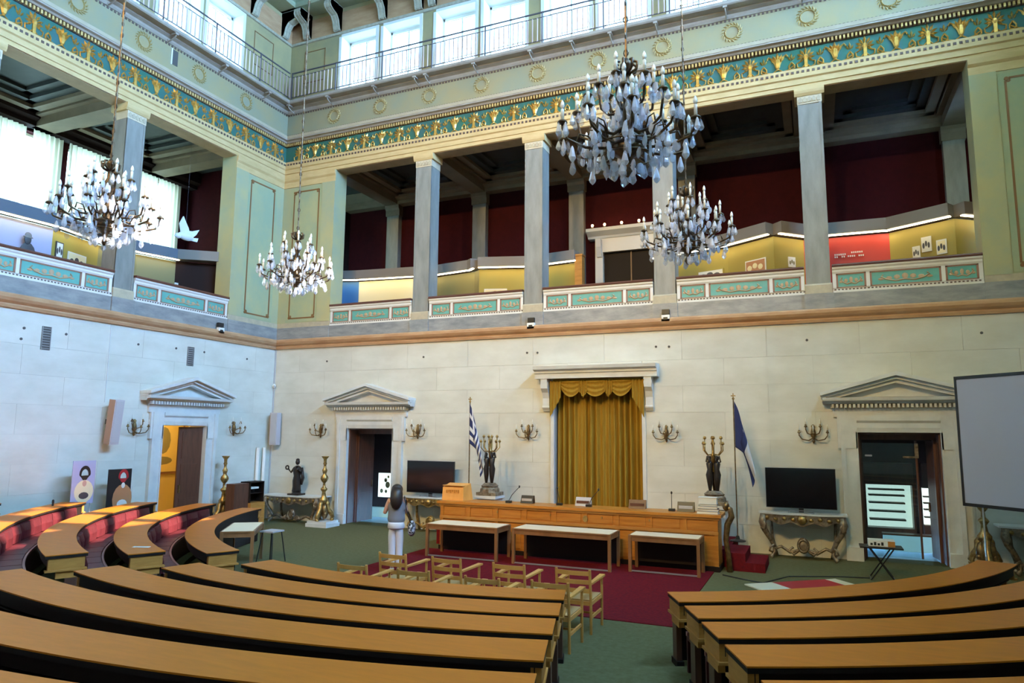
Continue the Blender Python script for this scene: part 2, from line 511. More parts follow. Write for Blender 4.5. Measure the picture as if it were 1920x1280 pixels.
for s in (-1, 1):
    curl(mBm, [(0.0, -0.16), (s*0.05, -0.02), (s*0.11, 0.1), (s*0.17, 0.14), (s*0.2, 0.09)], 0.018)
    curl(mBm, [(0, -0.14), (s*0.1, -0.21), (s*0.2, -0.19), (s*0.31, -0.12)], 0.013)
mS = MB()
petal_fan(mS, 3, 28, 0.19, -0.02, 0.022)
for s in (-1, 1):
    curl(mS, [(0, -0.03), (s*0.05, -0.1), (s*0.05, -0.16), (s*0.0, -0.19)], 0.015)
GOLDM = [mA, mBm, mS]
def wreath_mesh(F, u, z):
    m = MB(F)
    R_ = 0.19
    for k in range(18):
        a = 2*PI*k/18
        cx, cz = u+R_*math.cos(a), z+R_*math.sin(a)
        for s in (-1, 1):
            b = a+PI/2+s*0.6
            m.add([(cx, 0.002, cz), (cx+0.05*math.cos(b+0.5), 0.002, cz+0.05*math.sin(b+0.5)), (cx+0.125*math.cos(b), 0.012, cz+0.125*math.sin(b)),
                   (cx+0.05*math.cos(b-0.5), 0.002, cz+0.05*math.sin(b-0.5)), (cx+0.05*math.cos(b), 0.035, cz+0.05*math.sin(b))],
                  [(0, 1, 4), (1, 2, 4), (2, 3, 4), (3, 0, 4), (0, 3, 2, 1)])
    return m
def entablature(F, u0, u1, tn, palm0, wreaths, full=True):
    lo, hi = u0, u1
    t = struct('trim_%d' % tn, MB(F).prof([(-0.52, 10.86), (0.0, 10.86), (0.0, 10.96), (0.025, 10.97), (0.025, 11.10), (0.06, 11.13), (0.06, 11.17), (-0.52, 11.17)], u0, u1), 'beige')
    MB(F).box(u0, u1, -0.50, -0.03, 10.845, 10.86).build('soffit_panel', 'soffit', t)
    MB(F).box(u0, u1, -0.52, 0.05, 11.17, 11.36).build('bead_ground', 'beige', t)
    MB(F).box(u0, u1, -0.52, 0.0, 11.36, 11.88).build('frieze_ground', 'teal', t)
    MB(F).box(u0, u1, -0.52, 0.02, 11.88, 11.99).build('dentil_ground', 'dark_recess', t)
    MB(F).prof([(-0.52, 11.99), (0.10, 11.99), (0.13, 12.03), (0.20, 12.05), (0.20, 12.09), (-0.52, 12.09)], u0, u1).build('cornice_soffit', 'balcony', t)
    MB(F).prof([(-0.52, 12.09), (0.21, 12.09), (0.23, 12.17), (0.05, 12.24), (-0.52, 12.24)], u0, u1).build('cornice', 'cornice_paint', t)
    MB(F).box(u0, u1, -0.52, 0.0, 12.24, 13.02).build('wreath_band', 'band', t)
    MB(F).prof([(-0.6, 13.02), (0.02, 13.02), (0.05, 13.07), (0.06, 13.12), (0.16, 13.16), (0.16, 13.19), (-0.6, 13.19)], u0, u1).build('cove', 'balcony', t)
    MB(F).prof([(-0.6, 13.19), (0.37, 13.19), (0.40, 13.22), (0.40, 13.29), (0.38, 13.31), (-0.6, 13.31)], u0, u1).build('balcony_slab', 'balcony', t)
    if not full: return t
    m = MB(F)
    for z, st, sx, sz in ((11.265, 0.115, 0.03, 0.028), (12.985, 0.10, 0.026, 0.024), (12.285, 0.085, 0.022, 0.02)):
        d = 0.05 if z < 12 else 0.0
        u = u0+0.05
        while u < u1: m.box(u-sx, u+sx, d-0.01, d+0.012, z-sz, z+sz); u += st
    o = m.build('bead_row', 'bead', t); o['kind'] = 'stuff'
    m = MB(F)
    u = u0+0.04
    while u < u1: m.box(u-0.021, u+0.021, 0, 0.075, 11.895, 11.985); u += 0.085
    o = m.build('dentil_row', 'dentil_gold', t); o['kind'] = 'stuff'
    # palmettes and lotus flowers
    metaphor = []
    for base, nm in ((mA, 'palmette'), (mBm, 'lotus'), (mS, 'sprig')):
        mm = MB(lambda p: F((p[0], p[1], p[2])))
        q = MB(); q.v = [(Vector(F((x*1.18, d*1.2, z*1.22)))-Vector(F((0, 0, 0)))) for x, d, z in base.v]; q.f = base.f; q.mi = base.mi
        q.v = [tuple(v) for v in q.v]
        metaphor.append((nm, q.mesh(nm, 'gold')))
    k = 0
    u = palm0
    while u < u1-0.15:
        if u > u0+0.15:
            nm, me = metaphor[k % 2]
            link(nm, me, t, F((u, 0.0, 11.615)))
        if u0+0.2 < u+0.317 < u1-0.1: link('sprig', metaphor[2][1], t, F((u+0.317, 0, 11.60)))
        u += 0.6335; k += 1
    for u in wreaths: wreath_mesh(F, u, 12.66).build('wreath', 'wreath', t)
    return t
trim_back = entablature(FB, XL, XR, 3, 3.97-0.6335*30, [-13.71+1.745*i for i in range(11)])
trim_left = entablature(FL, YR, YB, 4, 14.1-0.6335*28, [15.31-1.79*i for i in range(11)])
MB(FL).box(12.60, 12.78, -0.02, 0.012, 12.50, 12.92).build('vent_opening', 'anchor', trim_left)
MB(FL).box(12.56, 12.60, -0.02, 0.02, 12.48, 12.94).build('vent_frame', 'cream_white', trim_left)
entablature(FR, YR, YB, 5, 0, [], False)
entablature(FRE, XL, XR, 6, 0, [], False)
# plain upper walls of the two sides behind the camera
struct('wall_rear', MB(FRE).box(XL, XR, -0.6, 0, 5.22, 10.86), 'pier_paint')
struct('wall_right', MB(FR).box(YR, YB, -0.6, 0, 5.22, 10.86), 'pier_paint')

# balcony brackets
for F, us, tr in ((FB, [-15.3, -13.75, -12.01, -10.55, -10.18, -8.58, -6.84, -5.62, -4.55, -3.34, -1.61, 0.15, 1.9], trim_back), (FL, [15.9, 14.15, 12.4, 10.65, 8.9], trim_left)):
    for u in us:
        m = MB(F)
        m.tube([(u, 0.36, 13.20), (u, 0.33, 13.10), (u, 0.20, 13.04), (u, 0.07, 13.02), (u, 0.05, 13.09)], 0.018, 5)
        m.box(u-0.05, u+0.05, 0.2, 0.38, 13.14, 13.19)
        m.build('balcony_bracket', 'balcony', tr)

# clerestory walls, windows, cornice, consoles, ceiling
def area(loc, sx, sy, direction, portal=True):
    l = bpy.data.lights.new('window_portal', 'AREA')
    l.shape = 'RECTANGLE'; l.size = sx; l.size_y = sy
    o = link('window_portal', l, None, loc)
    o.rotation_euler = Vector(direction).to_track_quat('-Z', 'Z').to_euler()
    l.cycles.is_portal = portal
    return o
WN = [0]
def clerestory(F, u0, u1, centres, name, inward, detail=True, glass='pane', zt=15.33):
    holes = []
    for c in centres: holes += [(c-1.47, c-0.13, 13.31, zt), (c+0.13, c+1.47, 13.31, zt)]
    m = MB(F)
    for a, b, c, d in rects((u0, u1, 13.31, 17.2), holes): m.box(a, b, -0.6, 0, c, d)
    wl = struct(name, m, 'upper_wall')
    MB(F).prof([(0, 15.40), (0.05, 15.41), (0.07, 15.47), (0.04, 15.50), (0, 15.52)], u0, u1).build('picture_rail', 'console_white', wl)
    for i, h in enumerate(holes):
        WN[0] += 1
        wd = struct('window_%d' % WN[0], None, None, F(((h[0]+h[1])/2, -0.45, h[2])))
        fr = MB(F)
        fr.box(h[0], h[0]+0.07, -0.5, -0.42, h[2], h[3]); fr.box(h[1]-0.07, h[1], -0.5, -0.42, h[2], h[3])
        fr.box(h[0], h[1], -0.5, -0.42, h[3]-0.09, h[3]); fr.box(h[0], h[1], -0.5, -0.42, h[2], h[2]+0.08)
        fr.build('window_frame', 'window_white', wd)
        if detail:
            rv = MB(F)
            rv.box(h[0]-0.09, h[0]+0.012, -0.42, 0.02, h[2], h[3]); rv.box(h[0], h[1], -0.42, 0.02, h[3]-0.012, h[3]+0.09)
            rv.box(h[1]-0.012, h[1]+0.09, -0.42, 0.02, h[2], h[3]+0.09)
            rv.build('window_reveal', 'window_white', wd)
            c = (h[0]+h[1])/2
            MB(F).box(c-0.022, c+0.022, -0.49, -0.43, h[2], h[3]-0.09).build('mullion', 'window_white', wd)
            for z in (14.0, 14.65): MB(F).box(h[0]+0.07, h[1]-0.07, -0.48, -0.45, z-0.012, z+0.012).build('glazing_bar', 'window_white', wd)
        c = (h[0]+h[1])/2
        for a, b in ((h[0]+0.07, c-0.022), (c+0.022, h[1]-0.07)):
            MB(F).box(a, b, -0.475, -0.465, h[2]+0.08, h[3]-0.09).build('pane', glass, wd)
    for c in centres:
        p = F((c, -0.62, (13.31+zt)/2))
        area(p, 3.0, zt-13.2, inward)
    return wl
cw_b = clerestory(FB, XL, XR, CB, 'wall_back', (0, -1, 0))
cw_l = clerestory(FL, YR, YB, CLB, 'wall_left', (1, 0, 0))
clerestory(FR, YR, YB, CLB, 'wall_right', (-1, 0, 0), False, 'clear_pane', 16.3)
struct('wall_rear', MB(FRE).box(XL, XR, -0.6, 0, 13.31, 17.2), 'upper_wall')
# thin painted lines and panels on the clerestory piers
for F, us, wl in ((FB, [-14.6], cw_b), (FL, [15.9], cw_l)):
    for u in us:
        m = MB(F)
        a, b, z0, z1 = u-0.42, u+0.42, 14.0, 15.1
        for q in ((a, b, z0, z0+0.025), (a, b, z1-0.025, z1), (a, a+0.025, z0, z1), (b-0.025, b, z0, z1)): m.box(q[0], q[1], 0, 0.012, q[2], q[3])
        m.build('panel_line', 'line_brown', wl)
struct('ceiling', MB().box(XL-0.6, XR+0.6, YR-0.6, YB+0.6, 16.75, 17.0), 'ceiling_green')
for n, F, a, b in ((7, FB, XL, XR), (8, FL, YR, YB)):
    t = struct('trim_%d' % n, MB(F).prof([(0, 16.34), (0.62, 16.34), (0.66, 16.40), (0.66, 16.48), (0.80, 16.56), (0.80, 16.75), (0, 16.75)], a, b), 'ceiling_green')
    MB(F).prof([(0, 15.52), (0.012, 15.52), (0.012, 16.2), (0, 16.2)], a, b).build('ochre_frieze', 'tan', t)
    us = [-14.9, -13.68, -11.94, -10.62, -10.15, -8.45, -6.95, -6.5, -4.9, -3.2, -1.5] if n == 7 else [16.75, 15.38, 13.6, 12.3, 11.6, 9.9]
    for u in us:
        m = MB(F)
        side = [(0.0, 15.56), (0.05, 15.53), (0.10, 15.56), (0.13, 15.66), (0.17, 15.82), (0.27, 15.97), (0.45, 16.03), (0.57, 16.08), (0.62, 16.18), (0.60, 16.30), (0.55, 16.34), (0.0, 16.34)]
        m.prof(side, u-0.13, u+0.13)
        m.prof([(d+0.012 if d > 0 else d, z-0.012) for d, z in side], u-0.035, u+0.035)
        m.prof([(d+0.012 if d > 0 else d, z-0.012) for d, z in side], u-0.13, u-0.09)
        m.prof([(d+0.012 if d > 0 else d, z-0.012) for d, z in side], u+0.09, u+0.13)
        m.build('console_bracket', 'console_white', t)

# iron railing of the upper walk
def railing(F, u0, u1, label):
    r = thing('iron_railing', label, 'railing', F((u0, 0.36, 13.31)))
    MB(F).box(u0, u1, 0.345, 0.375, 14.20, 14.235).build('top_rail', 'iron', r)
    MB(F).box(u0, u1, 0.35, 0.37, 14.07, 14.085).build('middle_rail', 'iron', r)
    MB(F).box(u0, u1, 0.35, 0.37, 13.38, 13.40).build('bottom_rail', 'iron', r)
    n = int((u1-u0)/0.145)
    v0 = Vector(F((0, 0, 0)))
    me = MB(lambda p: tuple(Vector(F(p))-v0)).box(-0.013, 0.013, -0.013, 0.013, 0, 0.69).mesh('baluster', 'iron_rose')
    for i in range(n+1):
        link('baluster', me, r, tuple(Vector(F((u0+i*(u1-u0)/n, 0.36, 13.385)))-Vector(r.location)))
    k = u0+0.02
    pm = MB(lambda p: tuple(Vector(F(p))-v0)).box(-0.016, 0.016, -0.016, 0.016, 0, 0.93).mesh('rail_post', 'iron')
    while k < u1:
        link('rail_post', pm, r, tuple(Vector(F((k, 0.36, 13.31)))-Vector(r.location))); k += 1.745
    return r
railing(FB, XL+0.4, XR-0.4, 'iron railing along the upper walk below the back wall clerestory windows')
railing(FL, YR+0.4, YB-0.4, 'iron railing along the upper walk below the left wall clerestory windows')

# ================================================================== GALLERY COLUMNS AND PIERS
def column(F, u, label, back=False):
    c = thing('column', label, 'column', F((u, -0.26, 5.5)), 0, 'gallery columns')
    MB(F).box(u-0.31, u+0.31, -0.5, 0.07, 5.50, 5.865).build('plinth_block', 'plinth', c)
    MB(F).prof([(-0.50, 5.865), (0.045, 5.865), (0.045, 6.06), (0.02, 6.10), (-0.50, 6.10)], u-0.285, u+0.285).build('base_block', 'base_tan', c)
    sh = MB(F)
    sh.box(u-0.26, u+0.26, -0.5, 0.0, 6.10, 10.46)
    sh.build('shaft', 'grey_marble', c)
    for s in (-1, 1): MB(F).box(u+s*0.235-0.025, u+s*0.235+0.025, -0.02, 0.012, 6.10, 10.46).build('edge_fillet', 'grey_marble', c)
    cp = MB(F).box(u-0.27, u+0.27, -0.51, 0.015, 10.46, 10.66).build('capital', 'beige_pale', c)
    MB(F).prof([(-0.53, 10.66), (0.03, 10.66), (0.06, 10.72), (0.07, 10.78), (0.07, 10.845), (-0.53, 10.845)], u-0.33, u+0.33).build('abacus', 'beige', c)
    v0 = Vector(F((0, 0, 0)))
    for i in range(5):
        x = u-0.2+0.1*i
        MB(F).prismd([(x-0.035, 10.50), (x+0.035, 10.50), (x+0.045, 10.58), (x, 10.63), (x-0.045, 10.58)], 0.01, 0.03).build('anthemion', 'base_tan', cp)
ordinal = ['leftmost', 'second from the corner', 'third from the corner', 'rightmost']
for i, u in enumerate(COLB):
    column(FB, u, ['grey marble gallery column, first one right of the corner on the back wall',
                   'grey marble gallery column, second from the corner on the back wall, left of the lit gallery doorway',
                   'grey marble gallery column behind the right-hand chandeliers on the back wall',
                   'grey marble gallery column left of the red exhibition panel'][i])
for i, u in enumerate(COLL[:3]):
    column(FL, u, ['grey marble gallery column behind the left chandelier on the left wall',
                   'grey marble gallery column of the left wall at the edge of the picture',
                   'grey marble gallery column of the left wall nearest the viewer'][i])
def pier(F, ua, ub, pa, pb, edge, name):
    m = MB(F).box(min(ua, ub), max(ua, ub), -0.55, 0, 5.50, 10.86)
    w_ = struct(name, m, 'pier_paint')
    MB(F).box(min(ua, ub), max(ua, ub), 0, 0.05, 5.50, 5.87).build('pier_plinth', 'plinth', w_)
    MB(F).box(min(ua, ub), max(ua, ub), 0, 0.02, 5.87, 6.02).build('pier_base', 'base_tan', w_)
    MB(F).prof([(0, 10.48), (0.02, 10.48), (0.02, 10.66), (0.06, 10.72), (0.07, 10.845), (0, 10.845)], min(ua, ub), max(ua, ub)).build('pier_capital', 'beige', w_)
    MB(F).box(pa, pb, 0, 0.008, 6.05, 10.42).build('pier_panel', 'pier_panel', w_)
    ln = MB(F)
    a, b, z0, z1 = pa+0.12, pb-0.12, 6.15, 10.32
    e = 0.10
    for q in ((a+e, b-e, z0-0.0, z0+0.042), (a+e, b-e, z1-0.042, z1), (a, a+0.042, z0+e, z1-e), (b-0.042, b, z0+e, z1-e)): ln.box(q[0], q[1], 0.008, 0.018, q[2], q[3])
    for x, sx in ((a, 1), (b, -1)):
        for z, sz in ((z0, 1), (z1, -1)):
            ln.box(min(x, x+sx*e), max(x, x+sx*e), 0.008, 0.018, z+sz*e-0.014, z+sz*e+0.014)
            ln.box(x+sx*e-0.014, x+sx*e+0.014, 0.008, 0.018, min(z, z+sz*e), max(z, z+sz*e))
    ln.build('panel_line', 'line_brown', w_)
    for x, sx in ((a, 1), (b, -1)):
        for z, sz in ((z0, 1), (z1, -1)):
            MB(F).prismd([(x+sx*0.04+0.045*math.cos(k*PI/4), z+sz*0.04+0.045*math.sin(k*PI/4)) for k in range(8)], 0.008, 0.03).build('rosette', 'line_brown', w_)
    # pilaster strip at the bay edge and corner pilaster
    s = 1 if edge > (ua+ub)/2 else -1
    MB(F).box(min(edge-s*0.5, edge), max(edge-s*0.5, edge), 0, 0.03, 6.02, 10.48).build('pier_pilaster', 'pier_paint', w_)
pier(FB, XL, PB[0], -15.28, -14.02, PB[0], 'wall_back')
pier(FB, PB[1], XR, 3.92, 5.2, PB[1], 'wall_back')
pier(FL, PLY[0], YB, 15.58, 16.86, PLY[0], 'wall_left')
pier(FL, YR, PLY[1], -3.9, -2.6, PLY[1], 'wall_left')

# unseen floodlights added on the rear upper walk to warm the back wall
for k, x in enumerate((-10.6, -8.0, -5.4, -2.8)):
    t = thing('added_floodlight', ['added warm floodlight on the rear upper walk, far left', 'added warm floodlight on the rear upper walk, left of the middle', 'added warm floodlight on the rear upper walk, right of the middle', 'added warm floodlight on the rear upper walk, far right'][k], 'floodlight', FRE((x, 0.12, 13.31)))
    MB(FRE).box(x-0.2, x+0.2, 0.1, 0.28, 13.31, 13.75).build('housing', 'black_plastic', t)
    l = bpy.data.lights.new('added_flood_beam', 'SPOT')
    l.energy = FLOOD; l.color = (1.0, 0.67, 0.24); l.shadow_soft_size = 0.2; l.spot_size = 0.95; l.spot_blend = 0.8
    o = link('added_flood_beam', l, None, FRE((x, 0.42, 13.6)))
    o.rotation_euler = Vector((0.12*(x+5), 20, -7.6)).to_track_quat('-Z', 'Y').to_euler()


# ================================================================== GALLERIES
def gallery(F, u0, u1, name, cols, windows=()):
    struct('floor', MB(F).box(u0, u1, -GD-0.3, -0.5, 5.30, 5.56), 'dark_or_shaded_wood')
    m = MB(F)
    holes = [(a, b, 7.0, 10.8) for a, b in windows]
    for a, b, c, d in rects((u0, u1, 5.3, 11.6), holes): m.box(a, b, -GD-0.3, -GD, c, d)
    gw = struct(name, m, 'red_wall')
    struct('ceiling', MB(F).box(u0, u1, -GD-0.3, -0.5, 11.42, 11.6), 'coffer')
    bm_ = struct('trim_%d' % (20+len(cols)), MB(F).prof([(-GD, 10.86), (-GD+0.34, 10.86), (-GD+0.34, 10.98), (-GD+0.5, 11.05), (-GD+0.5, 11.42), (-GD, 11.42)], u0, u1), 'dark_wall' if windows else 'gallery_beam')
    MB(F).prof([(-0.5, 10.86), (-0.52, 10.86), (-0.80, 11.0), (-0.80, 11.42), (-0.5, 11.42)], u0, u1).build('front_beam', 'gallery_beam', bm_)
    for u in cols:
        MB(F).prof([(-GD, 10.86), (-0.5, 10.86), (-0.5, 11.42), (-GD, 11.42)], u-0.26, u+0.26).build('cross_beam', 'gallery_beam', bm_)
        for s in (-1, 1):
            MB(F).prof([(-GD+0.3, 11.1), (-0.7, 11.1), (-0.7, 11.42), (-GD+0.3, 11.42)], min(u+s*0.26, u+s*0.40), max(u+s*0.26, u+s*0.40)).build('beam_moulding', 'gallery_beam', bm_)
    return gw, bm_
EX = -15.9
gwb, gbb = gallery(FB, EX, XR+0.4, 'wall_back', [-13.85]+COLB+[3.70])
LWIN = [(3.6, 5.3), (5.65, 7.35), (8.0, 9.7), (10.55, 12.30), (12.60, 14.32), (14.66, 16.36)]
gwl, gbl = gallery(FL, YR-0.5, 17.05, 'wall_left', [15.35]+COLL+[-2.4, 0], LWIN)
struct('wall_left', MB().box(EX-0.15, EX, YB+0.55, YB+GD+0.3, 5.3, 11.6), 'dark_wall')
struct('wall_back', MB().box(XL-GD-0.3, XL-0.55, 16.9, 17.05, 5.3, 11.6), 'red_wall')
struct('wall_right', MB().box(XR+0.2, XR+0.4, YB+0.5, YB+GD+0.3, 5.3, 11.6), 'dark_wall')
struct('wall_rear', MB().box(XL-GD-0.3, XL-0.5, YR-0.6, YR-0.4, 5.3, 11.6), 'dark_wall')
# gallery pilasters on the back wall
for u in [-13.85]+COLB+[3.70]:
    p = struct('wall_back', MB(FB).box(u-0.25, u+0.25, -GD, -GD+0.22, 5.56, 10.48), 'grey_marble')
    MB(FB).prof([(-GD, 10.48), (-GD+0.24, 10.48), (-GD+0.25, 10.68), (-GD+0.31, 10.76), (-GD+0.31, 10.86), (-GD, 10.86)], u-0.29, u+0.29).build('pilaster_capital', 'gallery_beam', p)
# coffers: stepped frames hanging under the ceilings
for F, cs, w_, bmx in ((FB, CB, 2.2, gbb), (FL, CLB, 2.2, gbl)):
    for c in cs:
        for k in range(3):
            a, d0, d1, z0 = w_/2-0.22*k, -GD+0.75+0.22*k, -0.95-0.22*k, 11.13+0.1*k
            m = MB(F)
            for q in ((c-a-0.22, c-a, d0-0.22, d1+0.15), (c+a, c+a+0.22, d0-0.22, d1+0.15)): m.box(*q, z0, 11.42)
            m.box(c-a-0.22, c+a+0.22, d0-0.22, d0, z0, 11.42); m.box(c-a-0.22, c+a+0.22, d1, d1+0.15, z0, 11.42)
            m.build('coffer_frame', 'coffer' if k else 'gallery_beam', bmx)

# balustrades
def balustrade(F, ua, ub, label):
    t = thing('balustrade', label, 'balustrade', F(((ua+ub)/2, -0.1, 5.86)), 0, 'painted gallery balustrades')
    MB(F).prof([(-0.22, 5.86), (0.03, 5.86), (0.03, 5.90), (0.01, 5.91), (0.01, 5.945), (0.025, 5.96), (-0.22, 5.96)], ua, ub).build('base_rail', 'cream_white', t)
    m = MB(F); u = ua+0.05
    while u < ub: m.box(u-0.02, u+0.02, 0.0, 0.016, 5.913, 5.94); u += 0.075
    o = m.build('bead_row', 'bead', t); o['kind'] = 'stuff'
    MB(F).prof([(-0.22, 6.30), (0.0, 6.30), (0.02, 6.34), (0.02, 6.38), (0.05, 6.41), (0.05, 6.45), (-0.22, 6.45)], ua, ub).build('top_moulding', 'cream_white', t)
    MB(F).box(ua, ub, 0.018, 0.024, 6.385, 6.405).build('dark_line', 'panel_frame', t)
    MB(F).prof([(-0.26, 6.45), (0.07, 6.45), (0.08, 6.48), (0.07, 6.51), (-0.26, 6.51)], ua, ub).build('hand_rail', 'rail_wood', t)
    L = ub-ua
    st = 0.075
    sm = (L-4*st)*0.235
    xs = [ua, ua+st, ua+st+sm, ua+2*st+sm, ub-2*st-sm, ub-st-sm, ub-st, ub]
    MB(F).box(ua, ub, -0.2, -0.03, 5.96, 6.30).build('core', 'cream_white', t)
    for i in (0, 2, 4, 6): MB(F).box(xs[i], xs[i+1], -0.04, 0.0, 5.96, 6.30).build('stile', 'cream_white', t)
    for i in (1, 3, 5):
        a, b = xs[i], xs[i+1]
        p = MB(F).box(a, b, -0.03, -0.02, 5.96, 6.30).build('panel', 'panel_teal', t)
        fr = MB(F)
        for q in ((a, b, 5.96, 5.99), (a, b, 6.27, 6.30), (a, a+0.04, 5.96, 6.30), (b-0.04, b, 5.96, 6.30)): fr.box(q[0], q[1], -0.02, -0.008, q[2], q[3])
        fr.build('panel_frame', 'panel_frame', p)
        c, h = (a+b)/2, (b-a)*0.34
        om = MB(F)
        n = 7 if i == 3 else 5
        for k in range(n):
            x = c-h+2*h*k/(n-1)
            s = 1-abs(k-(n-1)/2)/(n/2)
            om.ell((x, -0.018, 6.10+0.05*s), (h/n*0.95, 0.012, 0.022+0.045*s), 6, 4)
        for s in (-1, 1): om.tube([(c, -0.016, 6.08), (c+s*h*0.4, -0.014, 6.05), (c+s*h*0.8, -0.014, 6.10), (c+s*h, -0.014, 6.16), (c+s*h*0.9, -0.014, 6.2)], 0.016, 4)
        om.build('gilt_ornament', 'ornament', p)
eb = [PB[0]]+[x for u in COLB for x in (u-0.285, u+0.285)]+[PB[1]]
nb = ['below the blue and cream exhibition panels', 'below the dark olive and bright yellow panels', 'below the gallery doorway', 'below the yellow panels with pictures', 'below the red exhibition panel']
for i in range(5): balustrade(FB, eb[2*i]+0.01, eb[2*i+1]-0.01, 'teal panelled gallery balustrade '+nb[i])
balustrade(FL, COLL[0]+0.295, PLY[0]-0.01, 'teal panelled gallery balustrade of the left wall, below the dove')
balustrade(FL, COLL[1]+0.295, COLL[0]-0.295, 'teal panelled gallery balustrade of the left wall, below the lilac panel')
balustrade(FL, COLL[2]+0.295, COLL[1]-0.295, 'teal panelled gallery balustrade of the left wall nearest the viewer')

# exhibition screens in the galleries: panels, hoods with a light strip underneath, framed pictures
def screen_run(pts, colours, hood, label, z0=5.56, zt=7.60, zh=7.92, strip=True):
    c = pts[0]
    t = thing('exhibition_screen', label, 'display screen', (c[0], c[1], z0))
    for i in range(len(pts)-1):
        if colours[i] is None: continue
        (x0, y0), (x1, y1) = pts[i], pts[i+1]
        d = Vector((x1-x0, y1-y0, 0)); n = Vector((-d.y, d.x, 0)).normalized()
        ctr = Vector((-5, 8, 0))-Vector((x0, y0, 0))
        if n.dot(ctr) < 0: n = -n
        def quadbox(m, o0, o1, za, zb):
            a, b = Vector((x0, y0, 0)), Vector((x1, y1, 0))
            vs = [a+n*o0, b+n*o0, b+n*o1, a+n*o1]
            m.prismz([(v.x, v.y) for v in vs], za, zb); return m
        quadbox(MB(), -0.05, 0.0, z0, zt).build('panel', colours[i], t)
        quadbox(MB(), -0.05, 0.30, zt+0.03, zh).build('hood', hood, t)
        if strip: quadbox(MB(), 0.17, 0.23, zt+0.005, zt+0.03).build('light_strip', 'strip_light', t)
    return t
screen_run([(-14.6, 18.6), (-13.75, 18.85), (-11.0, 19.2)], ['panel_blue', 'panel_cream'], 'hood', 'exhibition screen with blue and cream panels in the first back gallery bay')
screen_run([(-11.0, 19.2), (-9.5, 18.95), (-9.25, 18.75), (-7.7, 19.2), (-6.15, 19.0)], ['panel_olive', 'panel_olive', 'panel_yellow', 'panel_yellow'], 'hood', 'exhibition screen with olive and bright yellow panels left of the gallery doorway')
screen_run([(-4.0, 19.6), (-3.2, 19.35), (-1.95, 18.95), (-0.77, 18.2), (-0.08, 18.85)], ['panel_yellow']*4, 'hood', 'folded yellow exhibition screen with pictures behind the small right chandelier')
screen_run([(-0.08, 18.85), (0.5, 18.9), (1.86, 18.95), (3.12, 18.2), (3.9, 18.75)], ['panel_red', 'panel_red', 'panel_yellow', 'panel_yellow'], 'hood', 'exhibition screen with a red panel and yellow panels at the right end')
screen_run([(-17.2, 8.0), (-17.3, 9.4), (-17.2, 10.9)], ['panel_yellow', 'panel_lilac'], 'hood_blue', 'exhibition screen with a lilac panel under the left gallery windows')
screen_run([(-17.2, 10.9), (-17.6, 12.4), (-17.5, 13.5), (-17.2, 14.55)], ['panel_yellow', 'panel_olive', 'panel_olive'], 'hood_blue', 'exhibition screen with yellow panels behind the left gallery column')
screen_run([(-17.2, 14.55), (-16.25, 15.3), (-16.2, 16.4)], ['dark_wall', 'dark_wall'], 'hood', 'dark end of the exhibition screen below the dove', strip=False)
# pictures hung on the screens
def picture(cx, cy, cz, w_, h_, nx, ny, cols, label, group=None):
    t = thing('framed_picture', label, 'picture', (cx, cy, cz-h_/2), math.atan2(nx, -ny), group)
    MB().box(-w_/2, w_/2, -0.035, -0.012, 0, h_).build('frame', cols[0], t, local=True)
    MB().box(-w_/2+0.03, w_/2-0.03, -0.04, -0.034, 0.03, h_-0.03).build('print', cols[1], t, local=True)
    m = MB()
    for k in range(3):
        x = -w_*0.28+k*w_*0.26
        m.ell((x, -0.041, h_*(0.42+0.12*(k % 2))), (w_*0.12, 0.004, h_*0.2), 8, 5)
    m.build('motif', cols[2], t, local=True)
def on_seg(p, q, s): return p[0]+(q[0]-p[0])*s, p[1]+(q[1]-p[1])*s
def seg_n(p, q):
    d = Vector((q[0]-p[0], q[1]-p[1])).normalized(); n = Vector((-d.y, d.x))
    if n.dot(Vector((-5, 8))-Vector(p)) < 0: n = -n
    return n
